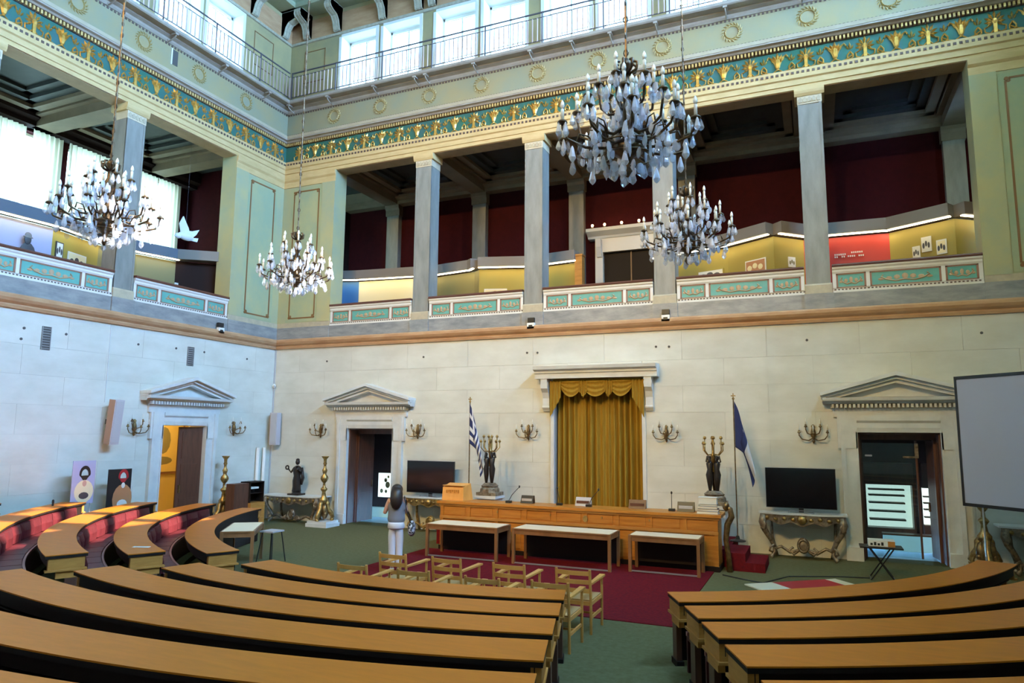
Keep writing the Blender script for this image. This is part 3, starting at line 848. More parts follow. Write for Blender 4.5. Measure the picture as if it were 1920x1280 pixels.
for (p, q, s, z, w_, h_, cols, lab) in (
    ((-1.95, 18.95), (-0.77, 18.2), 0.62, 6.93, 0.62, 0.36, ('print_white', 'print_brown', 'panel_cream'), 'orange framed print on the folded yellow screen'),
    ((-3.2, 19.35), (-1.95, 18.95), 0.62, 6.95, 0.75, 0.26, ('panel_yellow', 'print_white', 'print_dark'), 'row of pale drawings on the folded yellow screen'),
    ((-0.77, 18.2), (-0.08, 18.85), 0.55, 6.98, 0.22, 0.26, ('print_white', 'paper', 'panel_olive'), 'small white card on the folded yellow screen beside the column'),
    ((1.86, 18.95), (3.12, 18.2), 0.42, 6.98, 0.17, 0.30, ('print_white', 'paper', 'print_dark'), 'small white print left of the three on the right yellow panel'),
    ((1.86, 18.95), (3.12, 18.2), 0.58, 7.13, 0.22, 0.36, ('print_white', 'paper', 'print_dark'), 'white print with a dark figure, highest on the right yellow panel'),
    ((1.86, 18.95), (3.12, 18.2), 0.80, 7.0, 0.22, 0.34, ('print_white', 'panel_cream', 'print_dark'), 'print with a dark figure nearest the fold of the right yellow panel'),
    ((-9.25, 18.75), (-7.7, 19.2), 0.32, 6.86, 0.70, 0.26, ('print_white', 'panel_cream', 'print_brown'), 'wide low picture on the bright yellow panel'),
    ((-17.2, 10.9), (-17.6, 12.4), 0.14, 7.10, 0.24, 0.42, ('print_dark', 'print_white', 'print_dark'), 'black and white print beside the lilac panel'),
    ((-17.2, 10.9), (-17.6, 12.4), 0.52, 6.95, 0.62, 0.42, ('print_white', 'panel_cream', 'print_dark'), 'landscape drawing in a white frame behind the left chandelier'),
    ((-17.5, 13.5), (-17.6, 12.4), 0.35, 7.15, 0.24, 0.62, ('print_dark', 'print_white', 'panel_yellow'), 'tall dark framed picture right of the left gallery column')):
    x, y = on_seg(p, q, s); n = seg_n(p, q)
    picture(x, y, z, w_, h_, n.x, n.y, cols, lab)
# the photograph of a man printed on the lilac panel, and the white lettering on the red panel
ph = thing('portrait_cutout', 'grey photographic figure of a man in a hat on the lilac panel', 'picture', (-17.10, 10.42, 6.35))
m = MB(); m.ell((-17.1, 10.28, 6.72), (0.02, 0.21, 0.36), 14, 8); m.build('shoulders', 'print_dark', ph)
m = MB(); m.ell((-17.09, 10.26, 7.14), (0.02, 0.085, 0.12), 12, 8); m.build('head', 'print_dark', ph)
m = MB(); m.ell((-17.085, 10.26, 7.20), (0.02, 0.12, 0.03), 12, 6); m.ell((-17.085, 10.26, 7.24), (0.02, 0.085, 0.08), 12, 6); m.build('hat', 'hood', ph)
tx = thing('panel_lettering', 'small white lettering on the red exhibition panel', 'lettering', (0.9, 18.93, 7.1))
for k, (x0, ln, z) in enumerate(((0.62, 0.30, 7.13), (1.0, 0.28, 7.16), (0.62, 0.12, 7.07), (0.78, 0.10, 7.07), (0.92, 0.2, 7.07), (1.16, 0.14, 7.07), (1.5, 0.3, 6.72))):
    mm = MB(); n = max(2, int(ln/0.045))
    for i in range(n): mm.box(x0+i*0.045, x0+i*0.045+0.028, 18.875, 18.89, z, z+0.04)
    mm.build('word', 'print_white', tx)

# sheer curtained windows of the left gallery
for k, (a, b) in enumerate(LWIN):
    WN[0] += 1
    wd = struct('window_%d' % WN[0], None, None, FL(((a+b)/2, -GD-0.25, 7.0)))
    f = MB(FL)
    for q in ((a, a+0.07, 7.0, 10.8), (b-0.07, b, 7.0, 10.8), (a, b, 7.0, 7.08), (a, b, 10.72, 10.8), ((a+b)/2-0.03, (a+b)/2+0.03, 7.0, 10.8)): f.box(q[0], q[1], -GD-0.26, -GD-0.2, q[2], q[3])
    f.build('window_frame', 'window_white', wd)
    MB(FL).box(a+0.07, b-0.07, -GD-0.235, -GD-0.228, 7.08, 10.72).build('pane', 'gallery_pane', wd)
    area(FL(((a+b)/2, -GD-0.32, 8.9)), 1.75, 3.8, (1, 0, 0))
    if k > 1:
        ct = thing('sheer_curtain', ['', '', 'sheer white curtain at the left edge of the gallery windows', 'sheer white curtain left of the left chandelier', 'sheer white curtain behind the left chandelier',
                                     'sheer white curtain next to the red gallery end wall'][k], 'curtain', FL(((a+b)/2, -GD+0.12, 10.85)), 0, 'gallery curtains')
        for s, (p, q) in enumerate(((a-0.05, (a+b)/2-(0.09 if k == 3 else -0.01)), ((a+b)/2+(0.09 if k == 3 else 0.02), b+0.05))):
            MB(FL).sheet(lambda i, j: (p+(q-p)*i, -GD+0.12+0.035*math.sin(i*38+s), 6.9+3.95*j), 56, 2).build('curtain_panel', 'sheer', ct, True)
        MB(FL).tube([(a-0.1, -GD+0.12, 10.87), (b+0.1, -GD+0.12, 10.87)], 0.02, 6).build('curtain_rod', 'dark_or_shaded_wood', ct)

# gallery doorway with small lamps on its cornice
gd = struct('door_4', None, None, FB((-5.1, -GD, 5.56)))
g = MB(FB)
g.box(-6.2, -5.95, -GD, -GD+0.22, 5.56, 8.35); g.box(-4.2, -3.95, -GD, -GD+0.22, 5.56, 8.35); g.box(-6.2, -3.95, -GD, -GD+0.22, 8.35, 8.8)
g.build('door_surround', 'cream_white', gd)
MB(FB).prof([(-GD, 8.8), (-GD+0.26, 8.8), (-GD+0.3, 8.86), (-GD+0.5, 8.98), (-GD+0.5, 9.08), (-GD, 9.12)], -6.42, -3.73).build('door_cornice', 'cream_white', gd)
for u in (-6.05, -4.1): MB(FB).prof([(-GD+0.22, 8.75), (-GD+0.42, 8.75), (-GD+0.40, 8.5), (-GD+0.28, 8.2), (-GD+0.22, 8.2)], u-0.08, u+0.08).build('door_console', 'cream_white', gd)
MB(FB).box(-5.95, -4.2, -GD, -GD+0.05, 5.56, 8.35).build('door_leaf', 'dark_or_shaded_wood', gd)
MB(FB).box(-5.1, -5.06, -GD+0.05, -GD+0.07, 5.56, 8.35).build('door_gap', 'door_wood', gd)
for k, u in enumerate((-6.25, -5.85, -5.3, -4.75)):
    t = thing('cornice_lamp', ['small warm lamp at the left end of the gallery doorway cornice', 'small warm lamp second on the gallery doorway cornice', 'bright warm lamp in the middle of the gallery doorway cornice',
                               'small warm lamp right on the gallery doorway cornice, beside the chandelier'][k], 'lamp', FB((u, -GD+0.35, 9.1)))
    MB().lathe([(0.05, 0), (0.05, 0.05), (0.02, 0.07)], (0, 0, 0), 8).build('lamp_base', 'brass_dark', t, local=True)
    MB().ell((0, 0, 0.11), (0.04, 0.04, 0.045), 8, 6).build('bulb', 'bulb_warm', t, True, True)
# brown end box beside the doorway
t = thing('screen_end_post', 'brown wooden end post between the yellow panel and the gallery doorway', 'post', (-6.1, 18.95, 5.56))
MB().box(-6.2, -5.98, 18.8, 19.05, 5.56, 7.75).build('post', 'end_wood', t)
MB().box(-6.22, -5.96, 18.78, 19.07, 7.75, 7.8).build('cap', 'end_wood', t)

# dove
dv = thing('dove_figure', 'white dove sculpture hanging in front of the red gallery wall', 'dove', (-16.6, 14.35, 8.1), 0)
m = MB(); m.ell((-16.6, 14.32, 8.25), (0.09, 0.28, 0.12), 12, 8); m.ell((-16.6, 14.05, 8.20), (0.07, 0.1, 0.08), 10, 6)
m.add([(-16.6, 13.97, 8.2), (-16.56, 14.0, 8.18), (-16.64, 14.0, 8.18), (-16.6, 13.9, 8.16)], [(0, 1, 3), (1, 2, 3), (2, 0, 3), (0, 2, 1)])
m.build('body', 'dove', dv, True)
m = MB(); m.prismz([(0, 0)], 0, 0) if False else None
def wing(pts, nm):
    mm = MB(); n = len(pts)
    vs = [(-16.62+dx, y, z) for y, z, dx in pts]+[(-16.58+dx, y, z) for y, z, dx in pts]
    mm.add(vs, [(i, (i+1) % n, n+(i+1) % n, n+i) for i in range(n)]+[tuple(range(n))[::-1], tuple(range(n, 2*n))])
    mm.build(nm, 'dove', dv)
wing([(14.15, 8.28, 0), (14.02, 8.55, 0.06), (14.10, 8.78, 0.10), (14.22, 8.62, 0.08), (14.34, 8.50, 0.05), (14.45, 8.32, 0)], 'wing')
wing([(14.3, 8.28, 0), (14.42, 8.45, -0.06), (14.58, 8.48, -0.08), (14.86, 8.60, -0.1), (14.72, 8.40, -0.06), (14.5, 8.22, 0)], 'wing')
wing([(14.5, 8.25, 0), (14.75, 8.30, 0), (14.72, 8.18, 0), (14.5, 8.17, 0)], 'tail')
MB().tube([(-16.6, 14.3, 8.36), (-16.6, 14.3, 11.42)], 0.003, 4).build('wire', 'iron', dv)

# warm spotlight under the dark hood, and small cards on the left gallery ledge
t = thing('cornice_lamp', 'small warm spotlight glowing under the dark hood below the dove', 'lamp', (-16.05, 15.72, 7.55))
MB().lathe([(0.05, 0.09), (0.05, 0.03), (0.02, 0.0)], (0, 0, 0), 8).build('lamp_base', 'brass_dark', t, local=True)
MB().ell((0, 0, -0.02), (0.035, 0.035, 0.035), 8, 6).build('bulb', 'bulb_warm', t, True, True)
for k, (y, w_, h_, z_) in enumerate(((13.55, 0.34, 0.22, 6.72), (14.05, 0.12, 0.14, 6.78), (14.45, 0.12, 0.16, 6.85))):
    t = thing('ledge_card', ['white card lying behind the left gallery balustrade, widest of three', 'small white card, middle of three behind the left gallery balustrade', 'small white card behind the left gallery balustrade, nearest the red wall'][k], 'card', (-17.0, y, z_-h_/2))
    MB().box(-17.01, -16.99, y-w_/2, y+w_/2, z_-h_/2, z_+h_/2).build('card', 'print_white', t)
    MB().box(-16.99, -16.985, y-w_/2+0.02, y+w_/2-0.02, z_-0.03, z_+0.03).build('print', 'print_brown', t)
    MB().tube([(-17.0, y, 5.56), (-17.0, y, z_-h_/2)], 0.012, 5).build('stand', 'iron', t)

# ================================================================== DOORS
def doorcase(F, n, h, label):
    u0, u1, _, zt = h
    d = struct('door_%d' % n, None, None, F(((u0+u1)/2, 0, 0)), label)
    for s, a, b in ((-1, u0-0.33, u0), (1, u1, u1+0.33)):
        m = MB(F)
        m.box(a, b, 0, 0.07, 0.0, zt+0.33)
        e0, e1 = (a, a+0.09) if s < 0 else (b-0.09, b)
        m.box(e0, e1, 0.07, 0.11, 0.0, zt+0.33)
        i0, i1 = (b-0.03, b+0.006) if s < 0 else (a-0.006, a+0.03)
        m.box(i0, i1, -0.6, 0.09, 0, zt)
        m.box(min(a, b)-(0.06 if s < 0 else 0), max(a, b)+(0.06 if s > 0 else 0), 0, 0.09, zt-0.35, zt+0.33)
        m.box(a-0.0, b+0.0, 0, 0.12, 0, 0.28)
        m.build('jamb', 'marble_trim', d)
    MB(F).prof([(0, zt), (0.07, zt), (0.09, zt+0.1), (0.09, zt+0.2), (0.13, zt+0.25), (0.13, zt+0.33), (0, zt+0.33)], u0, u1).build('lintel', 'marble_trim', d)
    MB(F).box(u0, u1, -0.6, 0.0, zt-0.006, zt+0.02).build('head_reveal', 'marble_trim', d)
    MB(F).box(u0-0.45, u1+0.45, 0, 0.07, zt+0.33, zt+0.52).build('frieze_block', 'marble_trim', d)
    MB(F).box(u0-0.50, u1+0.50, 0, 0.10, zt+0.52, zt+0.62).build('dentil_ground', 'joint', d)
    u = u0-0.48
    dm = MB(F)
    while u < u1+0.47: dm.box(u, u+0.045, 0.10, 0.22, zt+0.53, zt+0.61); u += 0.085
    o = dm.build('dentil_row', 'marble_trim', d); o['kind'] = 'stuff'
    MB(F).prof([(0, zt+0.62), (0.21, zt+0.62), (0.24, zt+0.66), (0.34, zt+0.68), (0.36, zt+0.75), (0, zt+0.77)], u0-0.66, u1+0.66).build('cornice', 'marble_trim', d)
    c, hw = (u0+u1)/2, (u1-u0)/2+0.70
    zb, za = zt+0.77, zt+1.29
    MB(F).prismd([(c-hw+0.1, zb), (c+hw-0.1, zb), (c, za-0.12)], 0, 0.03).build('tympanum', 'marble_trim', d)
    for s in (-1, 1):
        e = c+s*hw
        for (o0, o1, dd) in ((0.0, 0.07, 0.40), (0.07, 0.13, 0.30), (0.13, 0.20, 0.22)):
            za_ = za-o0*1.15; zb_ = zb+0.09-o0
            m = MB(F)
            poly = [(e-s*o0*0.2, zb_), (c, za_), (c, za_-(o1-o0)*1.15), (e-s*o0*0.2, zb_-(o1-o0))]
            m.prismd(poly, 0, dd).build('raking_cornice', 'marble_trim', d)
    return d
door_1 = doorcase(FB, 1, DOORB1, 'marble pedimented doorway left of the television')
door_2 = doorcase(FB, 2, DOORB2, 'marble pedimented doorway beside the projection screen')
door_3 = doorcase(FL, 3, DOORL, 'marble pedimented doorway in the left wall')
# rooms behind the doors: dark shells so that nothing is open to the sky
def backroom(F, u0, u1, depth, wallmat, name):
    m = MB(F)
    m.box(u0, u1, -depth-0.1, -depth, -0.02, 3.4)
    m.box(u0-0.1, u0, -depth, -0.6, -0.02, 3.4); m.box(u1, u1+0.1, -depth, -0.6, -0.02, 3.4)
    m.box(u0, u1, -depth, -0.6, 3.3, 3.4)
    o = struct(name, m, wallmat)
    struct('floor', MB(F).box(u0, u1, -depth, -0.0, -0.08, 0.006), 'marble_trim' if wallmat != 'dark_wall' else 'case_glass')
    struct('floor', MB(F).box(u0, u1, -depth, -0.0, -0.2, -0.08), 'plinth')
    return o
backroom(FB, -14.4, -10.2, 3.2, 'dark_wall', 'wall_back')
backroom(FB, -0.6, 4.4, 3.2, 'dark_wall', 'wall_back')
backroom(FL, 12.4, 17.1, 2.4, 'yellow_wall', 'wall_left')
def leaf(F, hinge, ang, w_, h_, parent, sgn, glazed=False, d0=-0.35):
    # a panelled door leaf turned into the room behind
    ca, sa = math.cos(ang), math.sin(ang)
    def T(p): return F((hinge+sgn*(p[0]*ca+p[1]*sa), d0-(p[0]*sa)+p[1]*ca, p[2]))
    mb = MB(T)
    if not glazed:
        mb.box(0, w_, -0.025, 0.025, 0.02, h_)
        lf = mb.build('door_leaf', 'door_wood', parent)
        for z0, z1 in ((0.15, 0.85), (1.0, 1.75), (1.9, h_-0.12)):
            if z1 > z0: MB(T).box(0.1, w_-0.1, -0.04, 0.04, z0, z1).build('raised_panel', 'door_wood', lf)
        MB(T).box(w_-0.1, w_-0.06, -0.06, 0.06, 1.0, 1.2).build('handle', 'brass_dark', lf)
    else:
        for q in ((0, 0.09, 0.02, h_), (w_-0.09, w_, 0.02, h_), (0, w_, 0.02, 0.12), (0, w_, h_-0.1, h_)): mb.box(q[0], q[1], -0.025, 0.025, q[2], q[3])
        lf = mb.build('door_leaf', 'door_wood', parent)
        MB(T).box(0.09, w_-0.09, -0.006, 0.006, 0.12, h_-0.1).build('pane', 'case_glass', lf)
    return lf
leaf(FB, -12.64, 1.47, 0.78, 2.62, door_1, 1)
leaf(FB, 2.38, 1.42, 0.76, 2.55, door_2, -1)
leaf(FL, 14.51, 0.10, 0.72, 2.74, door_3, -1, d0=-0.06)
leaf(FB, -11.13, 1.52, 0.74, 2.62, door_1, -1)
for F, u0, u1, zt, d in ((FB, -12.68, -11.11, 2.75, door_1), (FB, 0.82, 2.40, 2.73, door_2)):
    m = MB(F); m.box(u0+0.01, u0+0.1, -0.55, -0.4, 0, zt-0.12); m.box(u1-0.1, u1-0.01, -0.55, -0.4, 0, zt-0.12); m.box(u0+0.01, u1-0.01, -0.55, -0.4, zt-0.16, zt)
    m.build('door_frame', 'door_wood', d)
# timber linings of the reveals, and an unseen lamp added to light the yellow room
for F, h, dd in ((FB, DOORB1, door_1), (FB, DOORB2, door_2)):
    m = MB(F); m.box(h[0]+0.007, h[0]+0.04, -0.6, -0.02, 0.007, h[3]-0.01); m.box(h[1]-0.04, h[1]-0.007, -0.6, -0.02, 0.007, h[3]-0.01); m.box(h[0]+0.007, h[1]-0.007, -0.6, -0.02, h[3]-0.04, h[3]-0.007)
    m.build('timber_lining', 'door_wood', dd)
yl = thing('added_ceiling_lamp', 'round ceiling lamp added to light the yellow room behind the left doorway', 'lamp', (-17.0, 14.2, 3.3))
MB().lathe([(0.16, 0), (0.16, -0.03), (0.12, -0.06)], (-17.0, 14.2, 3.3), 12).build('lamp_bowl', 'cream_white', yl)
l = bpy.data.lights.new('added_room_lamp', 'POINT'); l.energy = 110; l.color = (1, 0.72, 0.35); l.shadow_soft_size = 0.12
link('added_room_lamp', l, None, (-17.0, 14.2, 3.12))
# glazed inner leaf with closer, right doorway
MB(FB).box(0.93, 1.98, -0.50, -0.49, 0.05, 2.5).build('pane', 'case_glass', door_2)
MB(FB).box(1.96, 2.0, -0.52, -0.47, 0.05, 2.55).build('door_closer_post', 'door_wood', door_2)
cl = MB(FB); cl.box(1.95, 2.02, -0.47, -0.42, 2.2, 2.5); cl.box(1.72, 2.02, -0.46, -0.43, 2.18, 2.22); cl.build('door_closer', 'gilt_grey', door_2)
MB(FB).box(0.98, 1.12, -0.485, -0.475, 2.2, 2.24).build('hinge_plate', 'silver', door_2)
# lit display case seen through the right doorway
dc = thing('display_case', 'lit glass display case with shelves seen through the right doorway', 'display case', (1.55, 19.55, 0))
c_ = MB(); c_.box(1.0, 2.1, 19.5, 19.9, 0, 0.45); c_.box(1.0, 2.1, 19.5, 19.9, 1.48, 2.0); c_.box(1.0, 1.06, 19.5, 19.9, 0.45, 1.48); c_.box(2.06, 2.1, 19.5, 19.9, 0.45, 1.48); c_.build('case_body', 'door_wood', dc)
MB().box(1.06, 2.06, 19.86, 19.9, 0.45, 1.48).build('lit_back', 'case_light', dc)
for z in (0.62, 0.82, 1.02, 1.2, 1.34): MB().box(1.12, 1.9, 19.56, 19.84, z, z+0.035).build('shelf', 'print_dark', dc)
MB().box(1.06, 2.06, 19.5, 19.51, 0.45, 1.48).build('pane', 'case_glass', dc)
d2 = thing('display_case', 'narrow lit display case at the right edge of the right doorway', 'display case', (2.42, 19.6, 0))
c_ = MB(); c_.box(2.28, 2.56, 19.6, 19.9, 0, 0.55); c_.box(2.28, 2.56, 19.6, 19.9, 1.42, 2.0); c_.build('case_body', 'door_wood', d2)
MB().box(2.30, 2.54, 19.8, 19.9, 0.55, 1.42).build('lit_back', 'case_light', d2)
for z in (0.72, 0.9, 1.05, 1.2): MB().box(2.30, 2.54, 19.62, 19.8, z, z+0.03).build('shelf', 'print_dark', d2)
fp = thing('glass_floor_case', 'pale blue glowing block for the lit glass floor inside the right doorway', 'display case', (1.95, 18.6, 0))
MB().box(1.35, 2.35, 18.9, 19.2, 0.0, 0.36).build('lit_front', 'case_floor', fp)  # emission stands in for the light on the reflective glass floor
MB().box(1.33, 2.37, 18.88, 19.22, 0.36, 0.39).build('rim', 'door_wood', fp)
# through the left back doorway: poster, low case, column
ps = thing('lit_poster', 'bright white poster with green sketches seen through the left back doorway', 'poster', (-13.18, 19.9, 0.55))
MB().box(-13.44, -12.95, 19.9, 19.94, 0.52, 1.30).build('board', 'case_light', ps)
m = MB()
for x, z, s in ((-13.15, 1.07, 0.06), (-13.07, 0.92, 0.09), (-13.3, 0.72, 0.06), (-13.13, 0.71, 0.05), (-13.05, 1.18, 0.04)): m.ell((x, 19.895, z), (s, 0.006, s*1.2), 8, 5)
m.build('sketch', 'panel_olive', ps)
gc = thing('glass_floor_case', 'turquoise lit low glass case inside the left back doorway', 'display case', (-12.4, 18.7, 0))
MB().box(-13.2, -11.9, 18.9, 19.2, 0, 0.28).build('lit_front', 'case_floor', gc)
MB().box(-13.22, -11.88, 18.88, 19.22, 0.28, 0.31).build('rim', 'case_glass', gc)
po = thing('white_post', 'slim white post inside the left back doorway', 'post', (-12.86, 18.6, 0))
MB().box(-12.90, -12.82, 18.55, 18.63, 0, 2.4).build('post', 'cream_white', po)
MB().box(-12.94, -12.80, 18.52, 18.66, 2.1, 2.5).build('lamp_head', 'cream_white', po)
# picture on the yellow wall behind the left doorway
yp = thing('framed_drawing', 'large framed drawing on the yellow wall seen through the left doorway', 'picture', (-17.98, 15.3, 1.3))
MB().box(-17.98, -17.94, 14.55, 15.95, 1.35, 3.0).build('frame', 'line_brown', yp)
MB().box(-17.94, -17.93, 14.62, 15.88, 1.42, 2.93).build('print', 'yellow_wall', yp)
m = MB(); m.ell((-17.93, 15.2, 2.35), (0.006, 0.26, 0.4), 10, 6); m.ell((-17.93, 15.2, 1.75), (0.006, 0.36, 0.12), 10, 6); m.build('motif', 'panel_olive', yp)

# ================================================================== CURTAINED NICHE
ni = struct('window_90', None, None, (-5.07, YB, 0.36), 'curtained window with marble cornice in the back wall')
nb_ = MB(FB); nb_.box(NICHE[0]-0.1, NICHE[1]+0.1, -0.75, -0.6, 0.2, 4.2); nb_.build('window_back', 'dark_wall', ni)
MB(FB).prof([(0, 4.05), (0.30, 4.05), (0.30, 4.17), (0.34, 4.19), (0.34, 4.24), (0.44, 4.28), (0.46, 4.36), (0, 4.38)], -6.66, -3.48).build('window_cornice', 'marble_trim', ni)
for u in (-6.42, -3.72):
    m = MB(FB); m.prof([(0, 3.25), (0.05, 3.22), (0.10, 3.3), (0.10, 3.55), (0.16, 3.7), (0.26, 3.8), (0.28, 4.05), (0, 4.05)], u-0.09, u+0.09)
    m.tube([(u-0.1, 0.2, 3.9), (u+0.1, 0.2, 3.9)], 0.07, 8); m.tube([(u-0.1, 0.08, 3.32), (u+0.1, 0.08, 3.32)], 0.045, 8)
    m.build('window_console', 'marble_trim', ni)
for a, b in ((-6.31, -6.22), (-3.92, -3.83)): MB(FB).box(a, b, -0.02, 0.05, 0.36, 4.05).build('window_trim', 'marble_trim', ni)
cu = thing('gold_curtain', 'floor-length gold curtain hanging in the marble window niche', 'curtain', (-5.07, YB+0.05, 0.4))
N = 240
MB(FB).sheet(lambda i, j: (-6.20+2.27*i, -0.26+(0.13*abs(math.sin(i*44+1.1*math.sin(i*9)))**0.7+0.05*math.sin(i*97))*(0.75+0.25*j), 0.36+3.6*(1-j)), N, 6).build('curtain_drop', 'curtain_gold', cu, True)
pe = thing('swagged_pelmet', 'gold swagged pelmet with pointed tails above the curtain', 'pelmet', (-5.07, YB-0.1, 3.95))
MB(FB).box(-6.24, -3.90, 0.02, 0.09, 3.95, 4.04).build('pelmet_board', 'curtain_gold', pe)
for c, hw in ((-5.72, 0.34), (-5.07, 0.40), (-4.42, 0.34)):
    MB(FB).sheet(lambda i, j: (c+hw*(2*i-1), 0.10+0.03*math.sin(j*20)+0.05*math.sin(PI*i), 4.0-(0.08+0.34*math.sin(PI*i)**0.8)*j), 16, 12).build('swag', 'curtain_gold', pe, True)
for c, hw, ln, sk in ((-6.15, 0.15, 0.95, -1), (-5.40, 0.12, 0.44, 0), (-4.74, 0.12, 0.44, 0), (-3.99, 0.15, 0.95, 1)):
    def tail(i, j):
        edge = (1-abs(2*i-1)) if sk == 0 else ((1-i) if sk < 0 else i)
        return (c+hw*(2*i-1)*(1.0), 0.14+0.025*math.sin(i*22), 4.0-(ln*(0.45+0.55*edge) if sk else ln*(0.6+0.4*edge))*j)
    MB(FB).sheet(tail, 18, 6).build('tail', 'curtain_gold', pe, True)

# ================================================================== WALL FITTINGS
def make_sconce():
    t = thing('wall_sconce', '', 'sconce')
    MB().lathe([(0.01, -0.22), (0.03, -0.18), (0.02, -0.12), (0.06, -0.05), (0.05, 0.05), (0.03, 0.12), (0.045, 0.16), (0.01, 0.2)], (0, -0.04, 0), 8).build('backplate', 'brass_dark', t, True, True)
    for k, (x, y, z) in enumerate(((-0.29, -0.18, 0.0), (0.29, -0.18, 0.0), (0, -0.28, -0.02), (-0.15, -0.14, 0.13), (0.15, -0.14, 0.13))):
        b = -0.1 if k < 3 else 0.03
        a = MB().tube([(0, -0.04, b), (x*0.35, y*0.5, b-0.06), (x*0.8, y*0.9, b-0.03), (x, y, z-0.05), (x, y, z)], 0.013, 5)
        a.lathe([(0.015, 0), (0.04, 0.012), (0.03, 0.03), (0.02, 0.045), (0.018, 0.07)], (x, y, z), 8)
        am = a.build('arm', 'brass_dark', t, True, True)
        MB().lathe([(0.012, 0), (0.012, 0.11), (0.005, 0.14)], (x, y, z+0.06), 6).build('candle', 'candle', am, True, True)
    return t
sc0 = make_sconce()
spots = [((-13.67, YB, 2.68), 0, 'gilded wall sconce left of the left back doorway, above the bronze statue'), ((-10.29, YB, 2.68), 0, 'gilded wall sconce above the left television'),
         ((-6.93, YB, 2.68), 0, 'gilded wall sconce left of the gold curtain'), ((-3.33, YB, 2.68), 0, 'gilded wall sconce right of the gold curtain'),
         ((-0.06, YB, 2.70), 0, 'gilded wall sconce above the right television'), ((XL, 12.30, 2.72), PI/2, 'gilded wall sconce left of the left wall doorway, beside the tilted loudspeaker'),
         ((XL, 15.56, 2.72), PI/2, 'gilded wall sconce right of the left wall doorway, near the corner')]
for i, (l, r, lab) in enumerate(spots):
    o = sc0 if i == 0 else copy_tree(sc0)
    o.location = l; o.rotation_euler = (0, 0, r); tag(o, lab, 'sconce', 'wall sconces')

for a, b, lab in ((9.85, 10.05, 'dark slatted wall vent at the left of the left wall'), (13.77, 13.98, 'dark slatted wall vent above the left wall doorway')):
    v = thing('wall_vent', lab, 'vent', FL(((a+b)/2, 0, 4.4)), 0, 'wall vents')
    MB(FL).box(a, b, 0, 0.01, 4.39, 4.91).build('backing', 'anchor', v)
    f = MB(FL); f.box(a, a+0.015, 0, 0.03, 4.39, 4.91); f.box(b-0.015, b, 0, 0.03, 4.39, 4.91); f.build('frame', 'plinth', v)
    for k in range(9): MB(FL).box(a+0.015, b-0.015, 0.008, 0.026, 4.41+k*0.056, 4.43+k*0.056).build('slat', 'plinth', v)

def speaker(loc, rz, tilt, lab, h=0.98, w_=0.24):
    t = thing('column_loudspeaker', lab, 'loudspeaker', loc, rz)
    b = link('cabinet', MB().box(-w_/2, w_/2, -0.14, 0.06, -h/2, h/2).mesh('cabinet', 'speaker_grey'), t, None, (tilt, 0, 0))
    g_ = link('grille', MB().box(-w_/2+0.02, w_/2-0.02, -0.155, -0.14, -h/2+0.03, h/2-0.03).mesh('grille', 'grey_plastic'), b)
    link('side_cheek', MB().box(-w_/2-0.012, -w_/2, -0.14, 0.06, -h/2, h/2).mesh('side_cheek', 'speaker_brown'), b)
    link('bracket', MB().box(-0.04, 0.04, 0.04, 0.22, -0.06, 0.06).mesh('bracket', 'black_plastic'), t)
speaker((XL+0.26, 11.55, 2.84), PI/2, 0.10, 'tall tilted loudspeaker on the left wall', 1.05)
speaker((XL+0.30, YB-0.14, 2.72), 0.1, 0.0, 'tall grey loudspeaker in the corner of the hall')
MB(FL).box(11.47, 11.485, 0.0, 0.02, 3.3, 5.2).build('cable_duct', 'marble_trim', wall_left)
MB().box(XL+0.02, XL+0.05, YB-0.05, YB-0.02, 0, 5.2).build('corner_pipe', 'grey_plastic', wall_back)
cp = thing('corner_pipes', 'two slim white vertical pipes in the corner below the loudspeaker', 'pipes', (XL+0.15, YB-0.35, 0))
for y in (YB-0.62, YB-0.36): MB().tube([(XL+0.08, y, 0), (XL+0.08, y, 2.15)], 0.05, 10).build('pipe', 'cream_white', cp, True)
cs = thing('corner_sensor', 'small round white sensor on the corner pipe', 'sensor', (XL+0.06, YB-0.06, 4.05))
MB().ell((XL+0.08, YB-0.08, 4.05), (0.05, 0.05, 0.07), 8, 6).build('sensor_body', 'white_plastic', cs, True)
MB().ell((XL+0.12, YB-0.12, 4.05), (0.02, 0.02, 0.03), 6, 4).build('lens', 'grey_plastic', cs, True)
for F, u, lab in ((FL, 14.75, 'white floodlight on the ledge below the left gallery'), (FB, -6.84, 'small white floodlight on the ledge below the second back column'), (FB, -3.27, 'small white floodlight on the ledge below the third back column')):
    t = thing('ledge_floodlight', lab, 'floodlight', F((u, 0.12, 5.46)), 0, 'ledge floodlights')
    MB(F).box(u-0.10, u+0.10, 0.08, 0.17, 5.40, 5.56).build('housing', 'white_plastic', t)
    MB(F).box(u-0.09, u+0.09, 0.06, 0.15, 5.58, 5.70).build('lamp_head', 'black_plastic', t)
    MB(F).box(u-0.05, u+0.05, 0.17, 0.18, 5.44, 5.50).build('lens', 'black_plastic', t)
    MB(F).tube([(u, 0.05, 5.5), (u, 0.05, 5.66)], 0.02, 6).build('stem', 'black_plastic', t)

